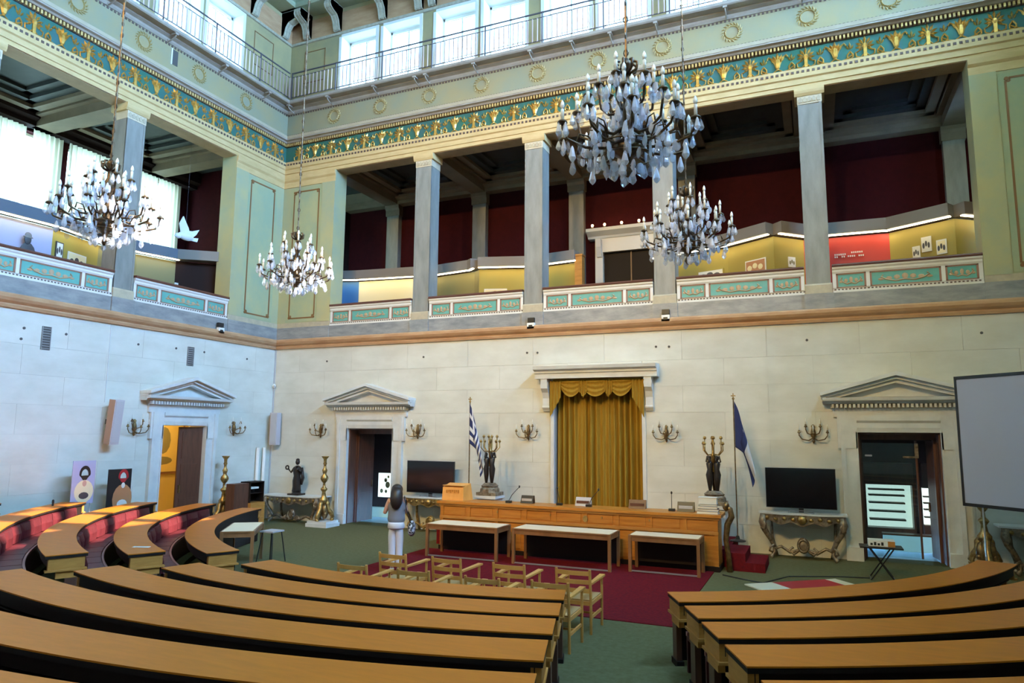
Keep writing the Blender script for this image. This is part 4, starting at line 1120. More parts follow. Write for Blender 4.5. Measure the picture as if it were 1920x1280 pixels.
# ================================================================== CURVED DESKS AND BENCHES
def desk(row, a0, a1, label, group, bench=None):
    r0 = RIN[row]; zf = 0.1*row; zt = zf+0.78
    am = (a0+a1)/2
    t = thing('curved_desk', label, 'desk', (CEN[0]+(r0+0.25)*math.sin(math.radians(am)), CEN[1]-(r0+0.25)*math.cos(math.radians(am)), zf), 0, group)
    N = 40
    d = 180/PI
    top = MB().arc(CEN, r0, r0+0.5, a0, a1, zt-0.012, zt, N).build('desk_top', 'desk_wood', t)
    MB().arc(CEN, r0+0.002, r0+0.498, a0+0.004/r0*d, a1-0.004/r0*d, zt-0.05, zt-0.012, N).build('top_moulding', 'dark_or_shaded_wood', top)  # near-black stands in for the shade on the desk edge
    MB().arc(CEN, r0+0.04, r0+0.075, a0+0.05/r0*d, a1-0.05/r0*d, zf+0.02, zt-0.05, N).build('front_panel', 'dark_or_shaded_wood', t)  # darkened to hold the shade beneath the desk top
    MB().arc(CEN, r0+0.075, r0+0.40, a0+0.06/r0*d, a1-0.06/r0*d, zt-0.23, zt-0.215, N).build('book_shelf', 'dark_or_shaded_wood', t)
    MB().arc(CEN, r0+0.44, r0+0.46, a0+0.06/r0*d, a1-0.06/r0*d, zt-0.16, zt-0.05, N).build('back_apron', 'dark_or_shaded_wood', t)  # adds to the painted band of shade below the near edge
    for a, s in ((a0, 1), (a1, -1)):
        w1, w2, w3 = s*0.03/r0*d, s*0.09/r0*d, s*0.06/r0*d
        lo = lambda x, y: (min(x, y), max(x, y))
        e = MB().arc(CEN, r0+0.03, r0+0.46, *lo(a+w1*0.5, a+w2), zt-0.20, zt-0.05, 1).build('end_box', 'end_wood', t)
        MB().arc(CEN, r0+0.0, r0+0.49, *lo(a, a+w2), zt-0.225, zt-0.20, 1).build('end_moulding', 'end_wood', e)
        MB().arc(CEN, r0+0.06, r0+0.36, *lo(a+w1, a+w2), zt-0.32, zt-0.225, 1).build('end_corbel', 'end_wood', e)
        MB().arc(CEN, r0+0.09, r0+0.25, *lo(a+w1, a+w2), zf+0.05, zt-0.32, 1).build('pedestal', 'door_wood', t)
        MB().arc(CEN, r0+0.06, r0+0.30, *lo(a+w1*0.6, a+w2*1.1), zf+0.002, zf+0.07, 1).build('pedestal_foot', 'dark_or_shaded_wood', t)
    return t
def bench(row, a0, a1, label, group):
    # bench fixed to the front of a desk row; its sitters use the desk of the row in front
    r1 = RIN[row]+0.03; zf = 0.1*(row-1)+0.1; r0 = r1-0.43
    am = (a0+a1)/2
    d = 180/PI
    t = thing('curved_bench', label, 'bench', (CEN[0]+r0*math.sin(math.radians(am)), CEN[1]-r0*math.cos(math.radians(am)), zf-0.1 if False else zf), 0, group)
    n = max(2, int(round((a1-a0)/d*r1/0.56)))
    MB().arc(CEN, r0+0.02, r0+0.06, a0, a1, zf, zf+0.37, 30).build('seat_front', 'leather', t)
    MB().arc(CEN, r0, r0+0.03, a0, a1, zf+0.37, zf+0.415, 30).build('front_edge', 'leather_edge', t)
    MB().arc(CEN, r0+0.03, r1-0.06, a0, a1, zf+0.34, zf+0.38, 30).build('seat_board', 'leather', t)
    st = (a1-a0)/n
    g_ = 0.012/r1*d
    for i in range(n):
        b0, b1 = a0+i*st+g_, a0+(i+1)*st-g_
        MB().arc(CEN, r0+0.04, r1-0.07, b0, b1, zf+0.38, zf+0.42, 4).build('seat_cushion', 'leather', t)
        bk = MB()
        N = 6
        vs = []
        for k in range(N+1):
            a = math.radians(b0+(b1-b0)*k/N)
            puff = 0.05*math.sin(PI*k/N)**0.5
            for r, z in ((r1, zf+0.425), (r1-0.06-puff*0.6, zf+0.43), (r1-0.05-puff, zf+0.57), (r1-0.03-puff*0.6, zf+0.69), (r1, zf+0.705)):
                vs.append((CEN[0]+r*math.sin(a), CEN[1]-r*math.cos(a), z))
        fs = [(5*k+j, 5*k+(j+1) % 5, 5*k+5+(j+1) % 5, 5*k+5+j) for k in range(N) for j in range(5)]
        fs += [(4, 3, 2, 1, 0), tuple(5*N+j for j in range(5))]
        bk.add(vs, fs).build('back_cushion', 'leather', t)
    return t
rowname = ['nearest the podium', 'second from the podium', 'third from the podium', 'fourth from the podium', 'fifth from the podium', 'sixth from the podium']
AC = 16.9
for r in range(6):
    desk(r, -AC-0.6, AC-0.3, 'long curved wooden desk of the middle block, '+(['front row behind the armchairs', 'second row', 'third row', 'fourth row', 'fifth row nearest the viewer', 'sixth row below the viewer'][r]), 'middle block desks')
    if r: bench(r, -AC-0.2, AC-0.8, 'red leather bench in front of the '+['', 'second', 'third', 'fourth', 'fifth', 'sixth'][r]+' row desk of the middle block', 'middle block benches')
LE = [74, 73, 68, 62, 56]
for r in range(5):
    desk(r, -LE[r], -26.0+[0, 0.3, 0.9, 1.5, 2][r], 'curved wooden desk of the left block, '+['front row beside the white topped table', 'second row with a paper on it', 'third row, its far end in sunlight', 'fourth row at the picture edge', 'fifth row at the lower left'][r], 'left block desks')
    if r: bench(r, -LE[r]+2, -27+[0, 0.3, 0.9, 1.5, 2][r], 'red leather bench in front of the '+['', 'second', 'third', 'fourth', 'fifth'][r]+' row desk of the left block', 'left block benches')
RE = [69.5, 68, 66, 60, 54]
RS = [25.6, 24.9, 24.2, 23.6, 23.1]
for r in range(5):
    desk(r, RS[r], RE[r], 'curved wooden desk of the right block, '+['front row below the projector table', 'second row', 'third row', 'fourth row', 'fifth row at the lower right corner'][r], 'right block desks')
    if r: bench(r, RS[r]+0.8, RE[r]-2, 'red leather bench in front of the '+['', 'second', 'third', 'fourth', 'fifth'][r]+' row desk of the right block', 'right block benches')
pp = MB(); pp.prismz([(-9.62, 7.72), (-9.38, 7.82), (-9.43, 7.90), (-9.67, 7.80)], 0.881, 0.884)
o = pp.build('paper_slip', ['paper']); tag(o, 'small white paper on the second row desk of the left block', 'paper')
sd = thing('small_microphone', 'small dark microphone stub on the sunlit red bench at the left', 'microphone', (-14.55, 9.75, 1.08))
MB().lathe([(0.02, 0), (0.02, 0.06), (0.025, 0.07), (0.02, 0.12), (0.005, 0.13)], (-14.55, 9.75, 1.08), 8).build('stub', 'black_plastic', sd)

# ================================================================== RED CARPET, PODIUM, TABLES
rc = MB().box(-8.35, -1.94, 10.15, 14.44, 0.0, 0.012).build('red_carpet', 'red_carpet'); tag(rc, 'dark red carpet in front of the podium under the white topped tables', 'carpet')
pl = MB(); pl.box(-8.5, -1.75, 15.12, YB-0.02, 0, 0.34); o = pl.build('podium_platform', 'red_carpet'); tag(o, 'low red carpeted platform behind the wooden podium', 'platform')
st = thing('platform_steps', 'red carpeted steps at the right end of the podium', 'steps', (-1.35, 15.2, 0))
MB().box(-1.75, -1.02, 14.75, 15.9, 0, 0.17).build('tread', 'red_carpet', st); MB().box(-1.75, -1.38, 14.75, 15.9, 0.17, 0.34).build('tread', 'red_carpet', st)
pd = thing('wooden_podium', 'long panelled wooden podium in front of the curtained window', 'podium', (-4.95, 14.78, 0))
MB().box(-8.05, -1.85, 14.50, 15.05, 0.08, 1.03).build('body', 'podium_wood', pd)
MB().box(-8.12, -1.78, 14.42, 15.12, 1.03, 1.085).build('top_board', 'podium_wood', pd)
MB().box(-8.08, -1.82, 14.46, 15.08, 0.985, 1.03).build('cornice_moulding', 'end_wood', pd)
MB().box(-8.07, -1.83, 14.45, 15.05, 0.0, 0.10).build('skirting', 'dark_or_shaded_wood', pd)
MB().box(-8.06, -1.84, 14.465, 14.50, 0.70, 0.76).build('middle_rail', 'end_wood', pd)
for k in range(9):
    x = -8.05+k*0.69
    MB().box(x, x+0.08 if k < 9 else x, 14.475, 14.50, 0.10, 0.985).build('stile', 'podium_wood', pd)
    if k < 8 or True:
        if x+0.66 < -1.8:
            MB().box(x+0.14, x+0.63, 14.485, 14.50, 0.15, 0.66).build('lower_panel', 'podium_wood', pd)
            MB().box(x+0.14, x+0.63, 14.485, 14.50, 0.79, 0.96).build('upper_panel', 'podium_wood', pd)
MB().box(-1.93, -1.85, 14.475, 14.50, 0.10, 0.985).build('stile', 'podium_wood', pd)
em = MB(); em.prismd([(-4.56+0.055*math.cos(k*PI/4), 0.87+0.07*math.sin(k*PI/4)) for k in range(8)], 14.46, 14.50); em.build('gold_emblem', 'gilt', pd)
for x in (-6.6, -5.35, -4.2, -3.2): MB().box(x-0.012, x+0.012, 14.46, 14.49, 0.89, 0.93).build('lock_plate', 'gilt', pd)
# curved end of the podium with gilded scroll
es = thing('podium_end_scroll', 'carved wooden end scroll at the right end of the podium', 'scroll', (-1.72, 14.8, 0))
m = MB(); m.tube([(-1.72, 14.6, 1.28), (-1.62, 14.6, 1.2), (-1.60, 14.6, 1.05), (-1.68, 14.6, 0.9), (-1.72, 14.6, 0.6), (-1.68, 14.6, 0.3), (-1.66, 14.6, 0.0)], [0.03, 0.05, 0.06, 0.06, 0.05, 0.05, 0.06], 8); m.build('scroll', 'brass_dark', es, True)
m = MB(); m.ell((-1.7, 14.6, 1.25), (0.07, 0.07, 0.09), 8, 6); m.build('volute', 'brass_dark', es, True)

def table(x0, x1, y0, y1, h, label, rz=None, rail=False):
    cx, cy = (x0+x1)/2, (y0+y1)/2
    t = thing('side_table', label, 'table', (cx, cy, 0.012), rz or 0, 'white topped tables')
    hx, hy = (x1-x0)/2, (y1-y0)/2
    h -= 0.012
    tp = MB().box(-hx, hx, -hy, hy, h-0.03, h-0.005).build('table_frame_top', 'table_wood', t, local=True)
    MB().box(-hx+0.03, hx-0.03, -hy+0.03, hy-0.03, h-0.006, h).build('white_top', 'table_white', t, local=True)
    for s in (-1, 1):
        MB().box(-hx+0.05, hx-0.05, s*(hy-0.03)-0.012, s*(hy-0.03)+0.012, h-0.12, h-0.03).build('apron', 'table_wood', t, local=True)
        MB().box(s*(hx-0.03)-0.012, s*(hx-0.03)+0.012, -hy+0.05, hy-0.05, h-0.12, h-0.03).build('apron', 'table_wood', t, local=True)
        for q in (-1, 1):
            MB().box(s*(hx-0.03)-0.03, s*(hx-0.03)+0.03, q*(hy-0.03)-0.03, q*(hy-0.03)+0.03, 0, h-0.03).build('leg', 'table_wood', t, local=True)
    MB().box(-hx+0.06, hx-0.06, hy-0.035, hy-0.02, 0.12, h-0.12).build('modesty_panel', 'dark_or_shaded_wood', t, local=True)
    if rail: MB().box(-hx+0.02, hx-0.02, -hy+0.01, -hy+0.04, 0.01, 0.035).build('foot_rail', 'silver', t, local=True)
    return t
table(-7.85, -6.15, 13.48, 14.2, 0.70, 'white topped wooden table left of the three in front of the podium', rail=True)
table(-5.82, -3.74, 13.48, 14.2, 0.72, 'longest white topped wooden table, middle of the three in front of the podium', rail=True)
table(-3.45, -2.09, 13.70, 14.3, 0.71, 'smallest white topped wooden table, right of the three in front of the podium', rail=True)
q = table(-0.69, 0.69, -0.31, 0.31, 0.76, 'small white topped table beside the front desk of the left block'); q.location = (-10.63, 11.03, 0); q.rotation_euler = (0, 0, math.atan2(1.2, -0.85))
so = thing('metal_stool', 'black metal stool beside the small white topped table', 'stool', (-11.0, 12.2, 0))
so.location = (-10.35, 11.55, 0)
MB().box(-0.17, 0.17, -0.17, 0.17, 0.60, 0.63).build('seat', 'grey_plastic', so, local=True)
for sx in (-1, 1):
    for sy in (-1, 1): MB().tube([(sx*0.13, sy*0.13, 0.6), (sx*0.2, sy*0.2, 0)], 0.013, 5).build('leg', 'black_plastic', so, local=True)

# ------------------------------------------------------------------ armchairs (facing the podium)
def make_chair():
    t = thing('armchair', '', 'chair')
    W, Dp = 0.235, 0.52
    for s in (-1, 1):
        MB().tube([(s*W, 0, 0), (s*W, 0, 0.42), (s*W, -0.05, 0.84)], 0.019, 6).build('rear_leg', 'chair_wood', t, local=True)
        MB().tube([(s*(W+0.01), Dp, 0), (s*(W+0.01), Dp, 0.66)], 0.019, 6).build('front_leg', 'chair_wood', t, local=True)
        a = MB(); a.add([(s*W-0.025, -0.02, 0.645), (s*W+0.025, -0.02, 0.645), (s*(W+0.01)+0.04, Dp+0.05, 0.66), (s*(W+0.01)-0.04, Dp+0.05, 0.66),
                         (s*W-0.025, -0.02, 0.67), (s*W+0.025, -0.02, 0.67), (s*(W+0.01)+0.04, Dp+0.05, 0.685), (s*(W+0.01)-0.04, Dp+0.05, 0.685)],
                        [(3, 2, 1, 0), (4, 5, 6, 7), (0, 1, 5, 4), (1, 2, 6, 5), (2, 3, 7, 6), (3, 0, 4, 7)])
        a.build('arm', 'chair_wood', t, local=True)
        MB().box(s*W-0.014, s*W+0.014, 0, Dp, 0.375, 0.425).build('side_rail', 'chair_wood', t, local=True)
        MB().box(s*W-0.012, s*W+0.012, 0, Dp, 0.20, 0.235).build('stretcher', 'chair_wood', t, local=True)
    MB().box(-W, W, 0.01, Dp, 0.405, 0.44).build('seat', 'chair_seat', t, local=True)
    for y in (0.0, Dp): MB().box(-W, W, y-0.012, y+0.012, 0.37, 0.42).build('seat_rail', 'chair_wood', t, local=True)
    MB().box(-W, W, Dp*0.5-0.01, Dp*0.5+0.01, 0.205, 0.23).build('cross_stretcher', 'chair_wood', t, local=True)
    for z in (0.56, 0.675, 0.79):
        n = 8; vs = []
        for i in range(n+1):
            x = -W+2*W*i/n; y = -(z-0.42)*0.12-0.025*math.sin(PI*i/n)
            for dy, dz in ((-0.008, -0.028), (0.008, -0.028), (0.008, 0.028), (-0.008, 0.028)): vs.append((x, y+dy, z+dz))
        MB().add(vs, [(4*i+j, 4*i+(j+1) % 4, 4*i+4+(j+1) % 4, 4*i+4+j) for i in range(n) for j in range(4)]+[(3, 2, 1, 0), (4*n, 4*n+1, 4*n+2, 4*n+3)]).build('back_slat', 'chair_wood', t, local=True)
    return t
ch0 = make_chair()
CH = [(-3.10, 9.32, 0.02, 'ladder-back wooden armchair of the front row, nearest the central aisle'), (-4.03, 9.28, 0.0, 'ladder-back wooden armchair of the front row, second from the aisle'),
      (-5.04, 9.32, -0.03, 'ladder-back wooden armchair of the front row, third from the aisle'), (-5.95, 9.30, -0.04, 'ladder-back wooden armchair of the front row, in front of the woman'),
      (-3.10, 8.42, 0.03, 'ladder-back wooden armchair of the back row at the aisle end of the front desk'), (-3.97, 8.30, 0.0, 'ladder-back wooden armchair of the back row, second from the aisle'),
      (-5.0, 8.33, 0.02, 'ladder-back wooden armchair of the back row, third from the aisle'), (-5.98, 8.33, 0.0, 'ladder-back wooden armchair of the back row, farthest left')]
for i, (x, y, r, lab) in enumerate(CH):
    o = ch0 if i == 0 else copy_tree(ch0)
    o.location = (x, y, 0.0); o.rotation_euler = (0, 0, r); tag(o, lab, 'chair', 'wooden armchairs')

# ------------------------------------------------------------------ things on the podium
def gooseneck(x, y, z, dx, lab):
    t = thing('desk_microphone', lab, 'microphone', (x, y, z), 0, 'podium microphones')
    MB().box(-0.06, 0.06, -0.05, 0.05, 0, 0.05).build('base', 'black_plastic', t, local=True)
    MB().tube([(0, 0, 0.04), (dx*0.3, 0, 0.18), (dx*0.75, 0, 0.30), (dx, 0, 0.36)], 0.007, 5).build('neck', 'black_plastic', t, local=True)
    MB().ell((dx, 0, 0.37), (0.02, 0.02, 0.03), 8, 5).build('capsule', 'black_plastic', t, True, True)
gooseneck(-6.45, 14.75, 1.085, 0.26, 'gooseneck microphone left on the podium top'); gooseneck(-5.25, 14.8, 1.085, -0.05, 'small microphone base left of the middle of the podium')
gooseneck(-4.58, 14.8, 1.085, 0.22, 'gooseneck microphone in front of the curtain middle'); gooseneck(-2.80, 14.8, 1.085, 0.0, 'upright microphone beside the books on the podium')
def monitor(x, y, w_, h_, lab, back='black_plastic'):
    t = thing('table_monitor', lab, 'monitor', (x, y, 1.085))
    m = MB(); m.add([(-w_/2, -0.02, 0.0), (w_/2, -0.02, 0), (w_/2, 0.13, 0), (-w_/2, 0.13, 0), (-w_/2, 0.06, h_), (w_/2, 0.06, h_), (w_/2, 0.10, h_), (-w_/2, 0.10, h_)],
          [(3, 2, 1, 0), (4, 5, 6, 7), (0, 1, 5, 4), (1, 2, 6, 5), (2, 3, 7, 6), (3, 0, 4, 7)]); m.build('housing', back, t, local=True)
    MB().box(-w_/2+0.03, w_/2-0.03, -0.005, 0.03, h_*0.3, h_*0.62).build('face', 'grey_plastic' if back == 'black_plastic' else 'door_wood', t, local=True)
monitor(-6.05, 14.85, 0.30, 0.17, 'small dark desk monitor on the podium left of the curtain')
monitor(-4.75, 14.9, 0.34, 0.18, 'grey framed desk monitor in front of the curtain', 'grey_plastic')
monitor(-3.55, 14.9, 0.36, 0.18, 'brown backed desk monitor in front of the curtain edge', 'door_wood')
monitor(-2.52, 14.80, 0.34, 0.19, 'dark desk monitor beside the stack of books')
lc = thing('table_lectern', 'small orange wooden table lectern on the left end of the podium', 'lectern', (-7.84, 14.8, 1.085))
m = MB(); m.add([(-0.28, -0.14, 0), (0.28, -0.14, 0), (0.36, 0.2, 0), (-0.28, 0.2, 0), (-0.28, -0.10, 0.30), (0.26, -0.10, 0.30), (0.30, 0.2, 0.38), (-0.26, 0.2, 0.38)],
      [(3, 2, 1, 0), (4, 5, 6, 7), (0, 1, 5, 4), (1, 2, 6, 5), (2, 3, 7, 6), (3, 0, 4, 7)]); m.build('box', 'chair_wood', lc, local=True)
MB().box(-0.27, 0.25, -0.125, 0.18, 0.33, 0.345).build('reading_board', 'chair_wood', lc, local=True)
m = MB()
for k in range(7): m.box(-0.17+k*0.05, -0.145+k*0.05, -0.132, -0.12, 0.17+0.02*(k % 2), 0.24)
m.build('carved_letters', 'podium_wood', lc, local=True)
bs = [(-2.06, 14.72, 0.42, 0.28, 0.05, 'book_b'), (-2.05, 14.72, 0.40, 0.26, 0.05, 'book_a'), (-2.07, 14.72, 0.38, 0.27, 0.05, 'book_b'), (-2.04, 14.73, 0.34, 0.25, 0.04, 'book_a'), (-2.06, 14.73, 0.36, 0.26, 0.13, 'paper')]
z = 1.085
for k, (x, y, a, b, h, mt) in enumerate(bs):
    t = thing('book', ['lowest pale book of the stack at the right end of the podium', 'dark book lying on the lowest of the podium stack', 'pale book in the middle of the podium stack', 'thin dark book near the top of the podium stack', 'thick cream paper bundle on top of the podium stack'][k], 'book', (x, y, z), 0.05*(k % 3), 'books stacked on the podium')
    MB().box(-a/2, a/2, -b/2, b/2, 0, 0.006).build('cover', mt, t, local=True); MB().box(-a/2, a/2, -b/2, b/2, h-0.006, h-0.0005).build('cover', mt, t, local=True)
    MB().box(-a/2+0.008, a/2-0.008, -b/2+0.008, b/2-0.008, 0.006, h-0.006).build('pages', 'paper', t, local=True)
    z += h

# ================================================================== FURNITURE ALONG THE WALLS
def console(loc, w_, dp, h, rz, label, top='marble_trim', grey=False):
    t = thing('console_table', label, 'console table', loc, rz, 'rococo console tables')
    gm = 'gilt_grey' if grey else 'gilt'
    hw = w_/2
    # serpentine front; the back is at y = +dp/2, the front at -dp/2
    def front(x): return -dp/2+0.10*(abs(x)/hw)**2+0.02*math.cos(x/hw*PI*2)
    N = 20
    poly = [(-hw+w_*i/N, front(-hw+w_*i/N)) for i in range(N+1)]+[(hw, dp/2), (-hw, dp/2)]
    MB().prismz(poly, h-0.035, h).build('marble_top', top, t, local=True)
    poly2 = [(x*0.96, y+0.02) for x, y in poly[:-2]]+[(hw*0.96, dp/2), (-hw*0.96, dp/2)]
    MB().prismz(poly2, h-0.055, h-0.035).build('top_moulding', gm, t, local=True)
    ap = MB()
    for i in range(N):
        x0, x1 = -hw*0.93+hw*1.86*i/N, -hw*0.93+hw*1.86*(i+1)/N
        dep = lambda x: 0.10+0.07*math.cos(x/hw*PI*2)**2+0.05*(1-abs(x)/hw)
        y0, y1 = front(x0)+0.03, front(x1)+0.03
        ap.add([(x0, y0, h-0.055), (x1, y1, h-0.055), (x1, y1, h-0.055-dep(x1)), (x0, y0, h-0.055-dep(x0)),
                (x0, y0+0.03, h-0.055), (x1, y1+0.03, h-0.055), (x1, y1+0.03, h-0.055-dep(x1)), (x0, y0+0.03, h-0.055-dep(x0))],
               [(0, 1, 2, 3), (7, 6, 5, 4), (0, 4, 5, 1), (3, 2, 6, 7), (0, 3, 7, 4), (1, 5, 6, 2)])
    apo = ap.build('apron', gm, t, local=True)
    for k in range(9):
        x = -hw*0.8+hw*1.6*k/8
        m = MB(); m.ell((x, front(x)+0.02, h-0.11-0.02*(k % 2)), (0.05, 0.03, 0.04), 6, 4)
        if k == 4: m.ell((x, front(x), h-0.13), (0.10, 0.05, 0.09), 8, 6)
        m.build('carved_rosette', 'gilt', apo, True, True)
    for s in (-1, 1):
        x, y = s*hw*0.88, front(hw*0.88)+0.05
        pts = [(x, y, h-0.06), (x+s*0.03, y-0.03, h*0.78), (x-s*0.01, y-0.02, h*0.62), (x-s*0.12, y+0.03, h*0.42), (x-s*0.20, y+0.06, h*0.25), (x-s*0.20, y+0.03, h*0.12), (x-s*0.13, y-0.01, h*0.04), (x-s*0.16, y-0.04, 0.015)]
        lg = MB().tube(pts, [0.07, 0.08, 0.065, 0.05, 0.045, 0.04, 0.045, 0.03], 8).build('leg', gm, t, True, True)
        m = MB()
        m.tube([(pts[1][0], y-0.06, h*0.84), (pts[1][0]-s*0.07, y-0.08, h*0.74), (pts[1][0]-s*0.04, y-0.08, h*0.64), (pts[1][0]+s*0.03, y-0.06, h*0.66)], 0.03, 6)
        m.tube([(pts[4][0], y, h*0.3), (pts[4][0]+s*0.08, y-0.02, h*0.24), (pts[4][0]+s*0.1, y-0.02, h*0.16), (pts[4][0]+s*0.04, y, h*0.13)], 0.024, 6)
        m.build('acanthus_scroll', gm, lg, True, True)
        MB().tube([(s*hw*0.75, dp/2-0.06, h-0.06), (s*hw*0.72, dp/2-0.06, h*0.4), (s*hw*0.62, dp/2-0.06, 0.0)], [0.04, 0.035, 0.03], 6).build('back_leg', gm, t, True, True)
    m = MB(); yy = front(0)+0.18
    for s in (-1, 1): m.tube([(s*hw*0.66, yy-0.03, h*0.2), (s*hw*0.5, yy, h*0.26), (s*hw*0.3, yy, h*0.14), (s*hw*0.1, yy, h*0.2), (0, yy, h*0.28)], 0.035, 6)
    so_ = m.build('stretcher', gm, t, True, True)
    m = MB(); m.ell((0, yy, h*0.30), (0.13, 0.07, 0.17), 10, 8); m.tube([(0.10*math.cos(a*PI/6), yy-0.07, h*0.30+0.13*math.sin(a*PI/6)) for a in range(13)], 0.022, 5)
    for s in (-1, 1): m.tube([(s*0.08, yy, h*0.2), (s*0.2, yy-0.02, h*0.1), (s*0.28, yy-0.02, h*0.2), (s*0.2, yy-0.02, h*0.26)], 0.028, 6)
    m.build('cartouche', gm, so_, True, True)
    return t
console((-14.22, 16.78, 0), 2.1, 0.66, 0.78, 0, 'gilded console table with grey marble top carrying the bronze statue', grey=True)
console((-9.58, 16.80, 0), 1.75, 0.60, 0.93, 0, 'gilded console table under the left television')
console((-0.36, 16.80, 0), 1.78, 0.60, 0.98, 0, 'silvery carved console table under the right television', grey=True)
console((4.15, 16.80, 0), 1.9, 0.60, 0.93, 0, 'dim carved console table behind the projection screen', grey=True)

def television(loc, w_, h_, label, glare=False):
    t = thing('television', label, 'television', loc)
    MB().box(-w_/2, w_/2, -0.03, 0.03, 0.10, 0.10+h_).build('housing', 'black_plastic', t, local=True)
    MB().box(-w_/2+0.012, w_/2-0.012, -0.034, -0.03, 0.115, 0.10+h_-0.012).build('screen', 'tv_screen', t, local=True)
    m = MB(); m.box(-w_/2-0.008, w_/2+0.008, -0.032, 0.02, 0.10+h_, 0.108+h_); m.box(-w_/2-0.008, -w_/2, -0.032, 0.02, 0.1, 0.1+h_); m.build('bezel', 'silver', t, local=True)
    m = MB(); m.box(-0.26, 0.26, -0.14, 0.14, 0.0, 0.012); m.box(-0.26, -0.24, -0.14, -0.12, 0, 0.06); m.box(0.24, 0.26, -0.14, -0.12, 0, 0.06); m.box(-0.26, 0.26, -0.145, -0.135, 0.055, 0.066)
    m.build('stand', 'silver', t, local=True)
    MB().box(-0.05, 0.05, -0.02, 0.03, 0.012, 0.15).build('neck', 'black_plastic', t, local=True)
television((-9.62, 16.72, 0.93), 1.45, 0.85, 'flat television left of the podium, catching a bright reflection')
television((-0.37, 16.72, 0.98), 1.42, 0.86, 'black flat television right of the podium beside the right doorway')

def torchere(loc, label, h=1.95):
    t = thing('candle_stand', label, 'candle stand', loc, 0, 'tall gilded candle stands')
    pl_ = MB(); pl_.box(-0.36, 0.36, -0.3, 0.3, 0, 0.10); pl_.box(-0.33, 0.33, -0.27, 0.27, 0.10, 0.16); pl_.build('marble_plinth', 'marble_trim', t, local=True)
    MB().lathe([(0.06, 0.60), (0.12, 0.66), (0.13, 0.74), (0.07, 0.82), (0.05, 0.95), (0.10, 1.02), (0.09, 1.05), (0.04, 1.10), (0.035, 1.20), (0.08, 1.25), (0.115, 1.32), (0.10, 1.38), (0.045, 1.45),
                (0.06, 1.5), (0.075, 1.56), (0.04, 1.62), (0.035, 1.70), (0.055, 1.74), (0.04, 1.78), (0.045, 1.86), (0.10, 1.93), (0.11, 1.95), (0.03, 1.955)], (0, 0, 0), 12).build('stem', 'gilt', t, True, True)
    for k in range(3):
        a = k*2*PI/3-PI/2
        c, s = math.cos(a), math.sin(a)
        lg = MB().tube([(c*0.05, s*0.05, 0.75), (c*0.12, s*0.12, 0.62), (c*0.13, s*0.13, 0.48), (c*0.22, s*0.22, 0.36), (c*0.27, s*0.27, 0.26), (c*0.23, s*0.23, 0.2), (c*0.30, s*0.27, 0.17)], [0.05, 0.07, 0.07, 0.065, 0.06, 0.05, 0.06], 7).build('scroll_leg', 'gilt', t, True, True)
        b = a+PI/3
        m = MB(); m.ell((math.cos(b)*0.10, math.sin(b)*0.10, 0.42), (0.09, 0.09, 0.22), 8, 6); m.ell((math.cos(b)*0.15, math.sin(b)*0.15, 0.35), (0.06, 0.06, 0.07), 8, 6)
        m.build('carved_panel', 'brass_dark', t, True, True)
torchere((-12.90, 16.40, 0), 'tall gilded candle stand on a marble block between the statue and the left back doorway')
torchere((-15.15, 14.92, 0), 'tall gilded candle stand against the left wall near the corner')
torchere((2.92, 16.45, 0), 'dim gilded candle stand below the projection screen')

# flags
def flag(px, py, pz, hgt, kind, label):
    t = thing('flag', label, 'flag', (px, py, pz))
    MB().lathe([(0.17, 0), (0.17, 0.02), (0.05, 0.05), (0.03, 0.12)], (0, 0, 0), 12).build('base', 'black_plastic', t, local=True)
    MB().tube([(0, 0, 0.1), (0, 0, hgt-0.12)], 0.014, 6).build('pole', 'brass_dark', t, local=True)
    f_ = MB(); f_.ell((0, 0, hgt-0.10), (0.03, 0.03, 0.03), 8, 6); f_.box(-0.01, 0.01, -0.01, 0.01, hgt-0.1, hgt+0.02); f_.box(-0.05, 0.05, -0.008, 0.008, hgt-0.05, hgt-0.025); f_.build('finial', 'gilt', t, local=True)
    top = hgt-0.16
    sg = 1
    def P(a, b):       # a along the fly, b down the hoist
        fold = math.sin(a*13+b*3)*0.05*a
        spread = 0.46*math.sin(min(1, a*1.25)*PI*0.62)*(0.45+0.55*b)
        x = sg*(spread+0.02-0.10*a*(1-b)*0.6)-0.14*a*b*0.6
        y = -0.05-0.06*math.sin(a*11+b*2)*a
        z_ = top-b*1.02-a*(1.12-0.25*b)+0.02*math.sin(a*9)
        return (x+fold*0.5, y, z_)
    def greek(a, b):
        if a < 0.37 and b < 0.555:
            return 1 if (abs(a-0.185) < 0.037 or abs(b-0.277) < 0.055) else 0
        return 0 if int(b*9) % 2 == 0 else 1
    def dark(a, b): return 1 if (a > 0.30 and a < 0.84 and b > 0.30) else 0
    MB().sheet(P, 36, 27, 0, greek if kind == 'g' else dark).build('flag_cloth', ['flag_blue', 'flag_white'], t, True, True, thick=0.006)
flag(-8.30, 16.4, 0.34, 3.22, 'g', 'blue and white striped flag hanging from a pole behind the table lectern')
flag(-1.68, 16.4, 0.34, 3.22, 'd', 'dark blue flag with a white fold on a pole right of the podium')

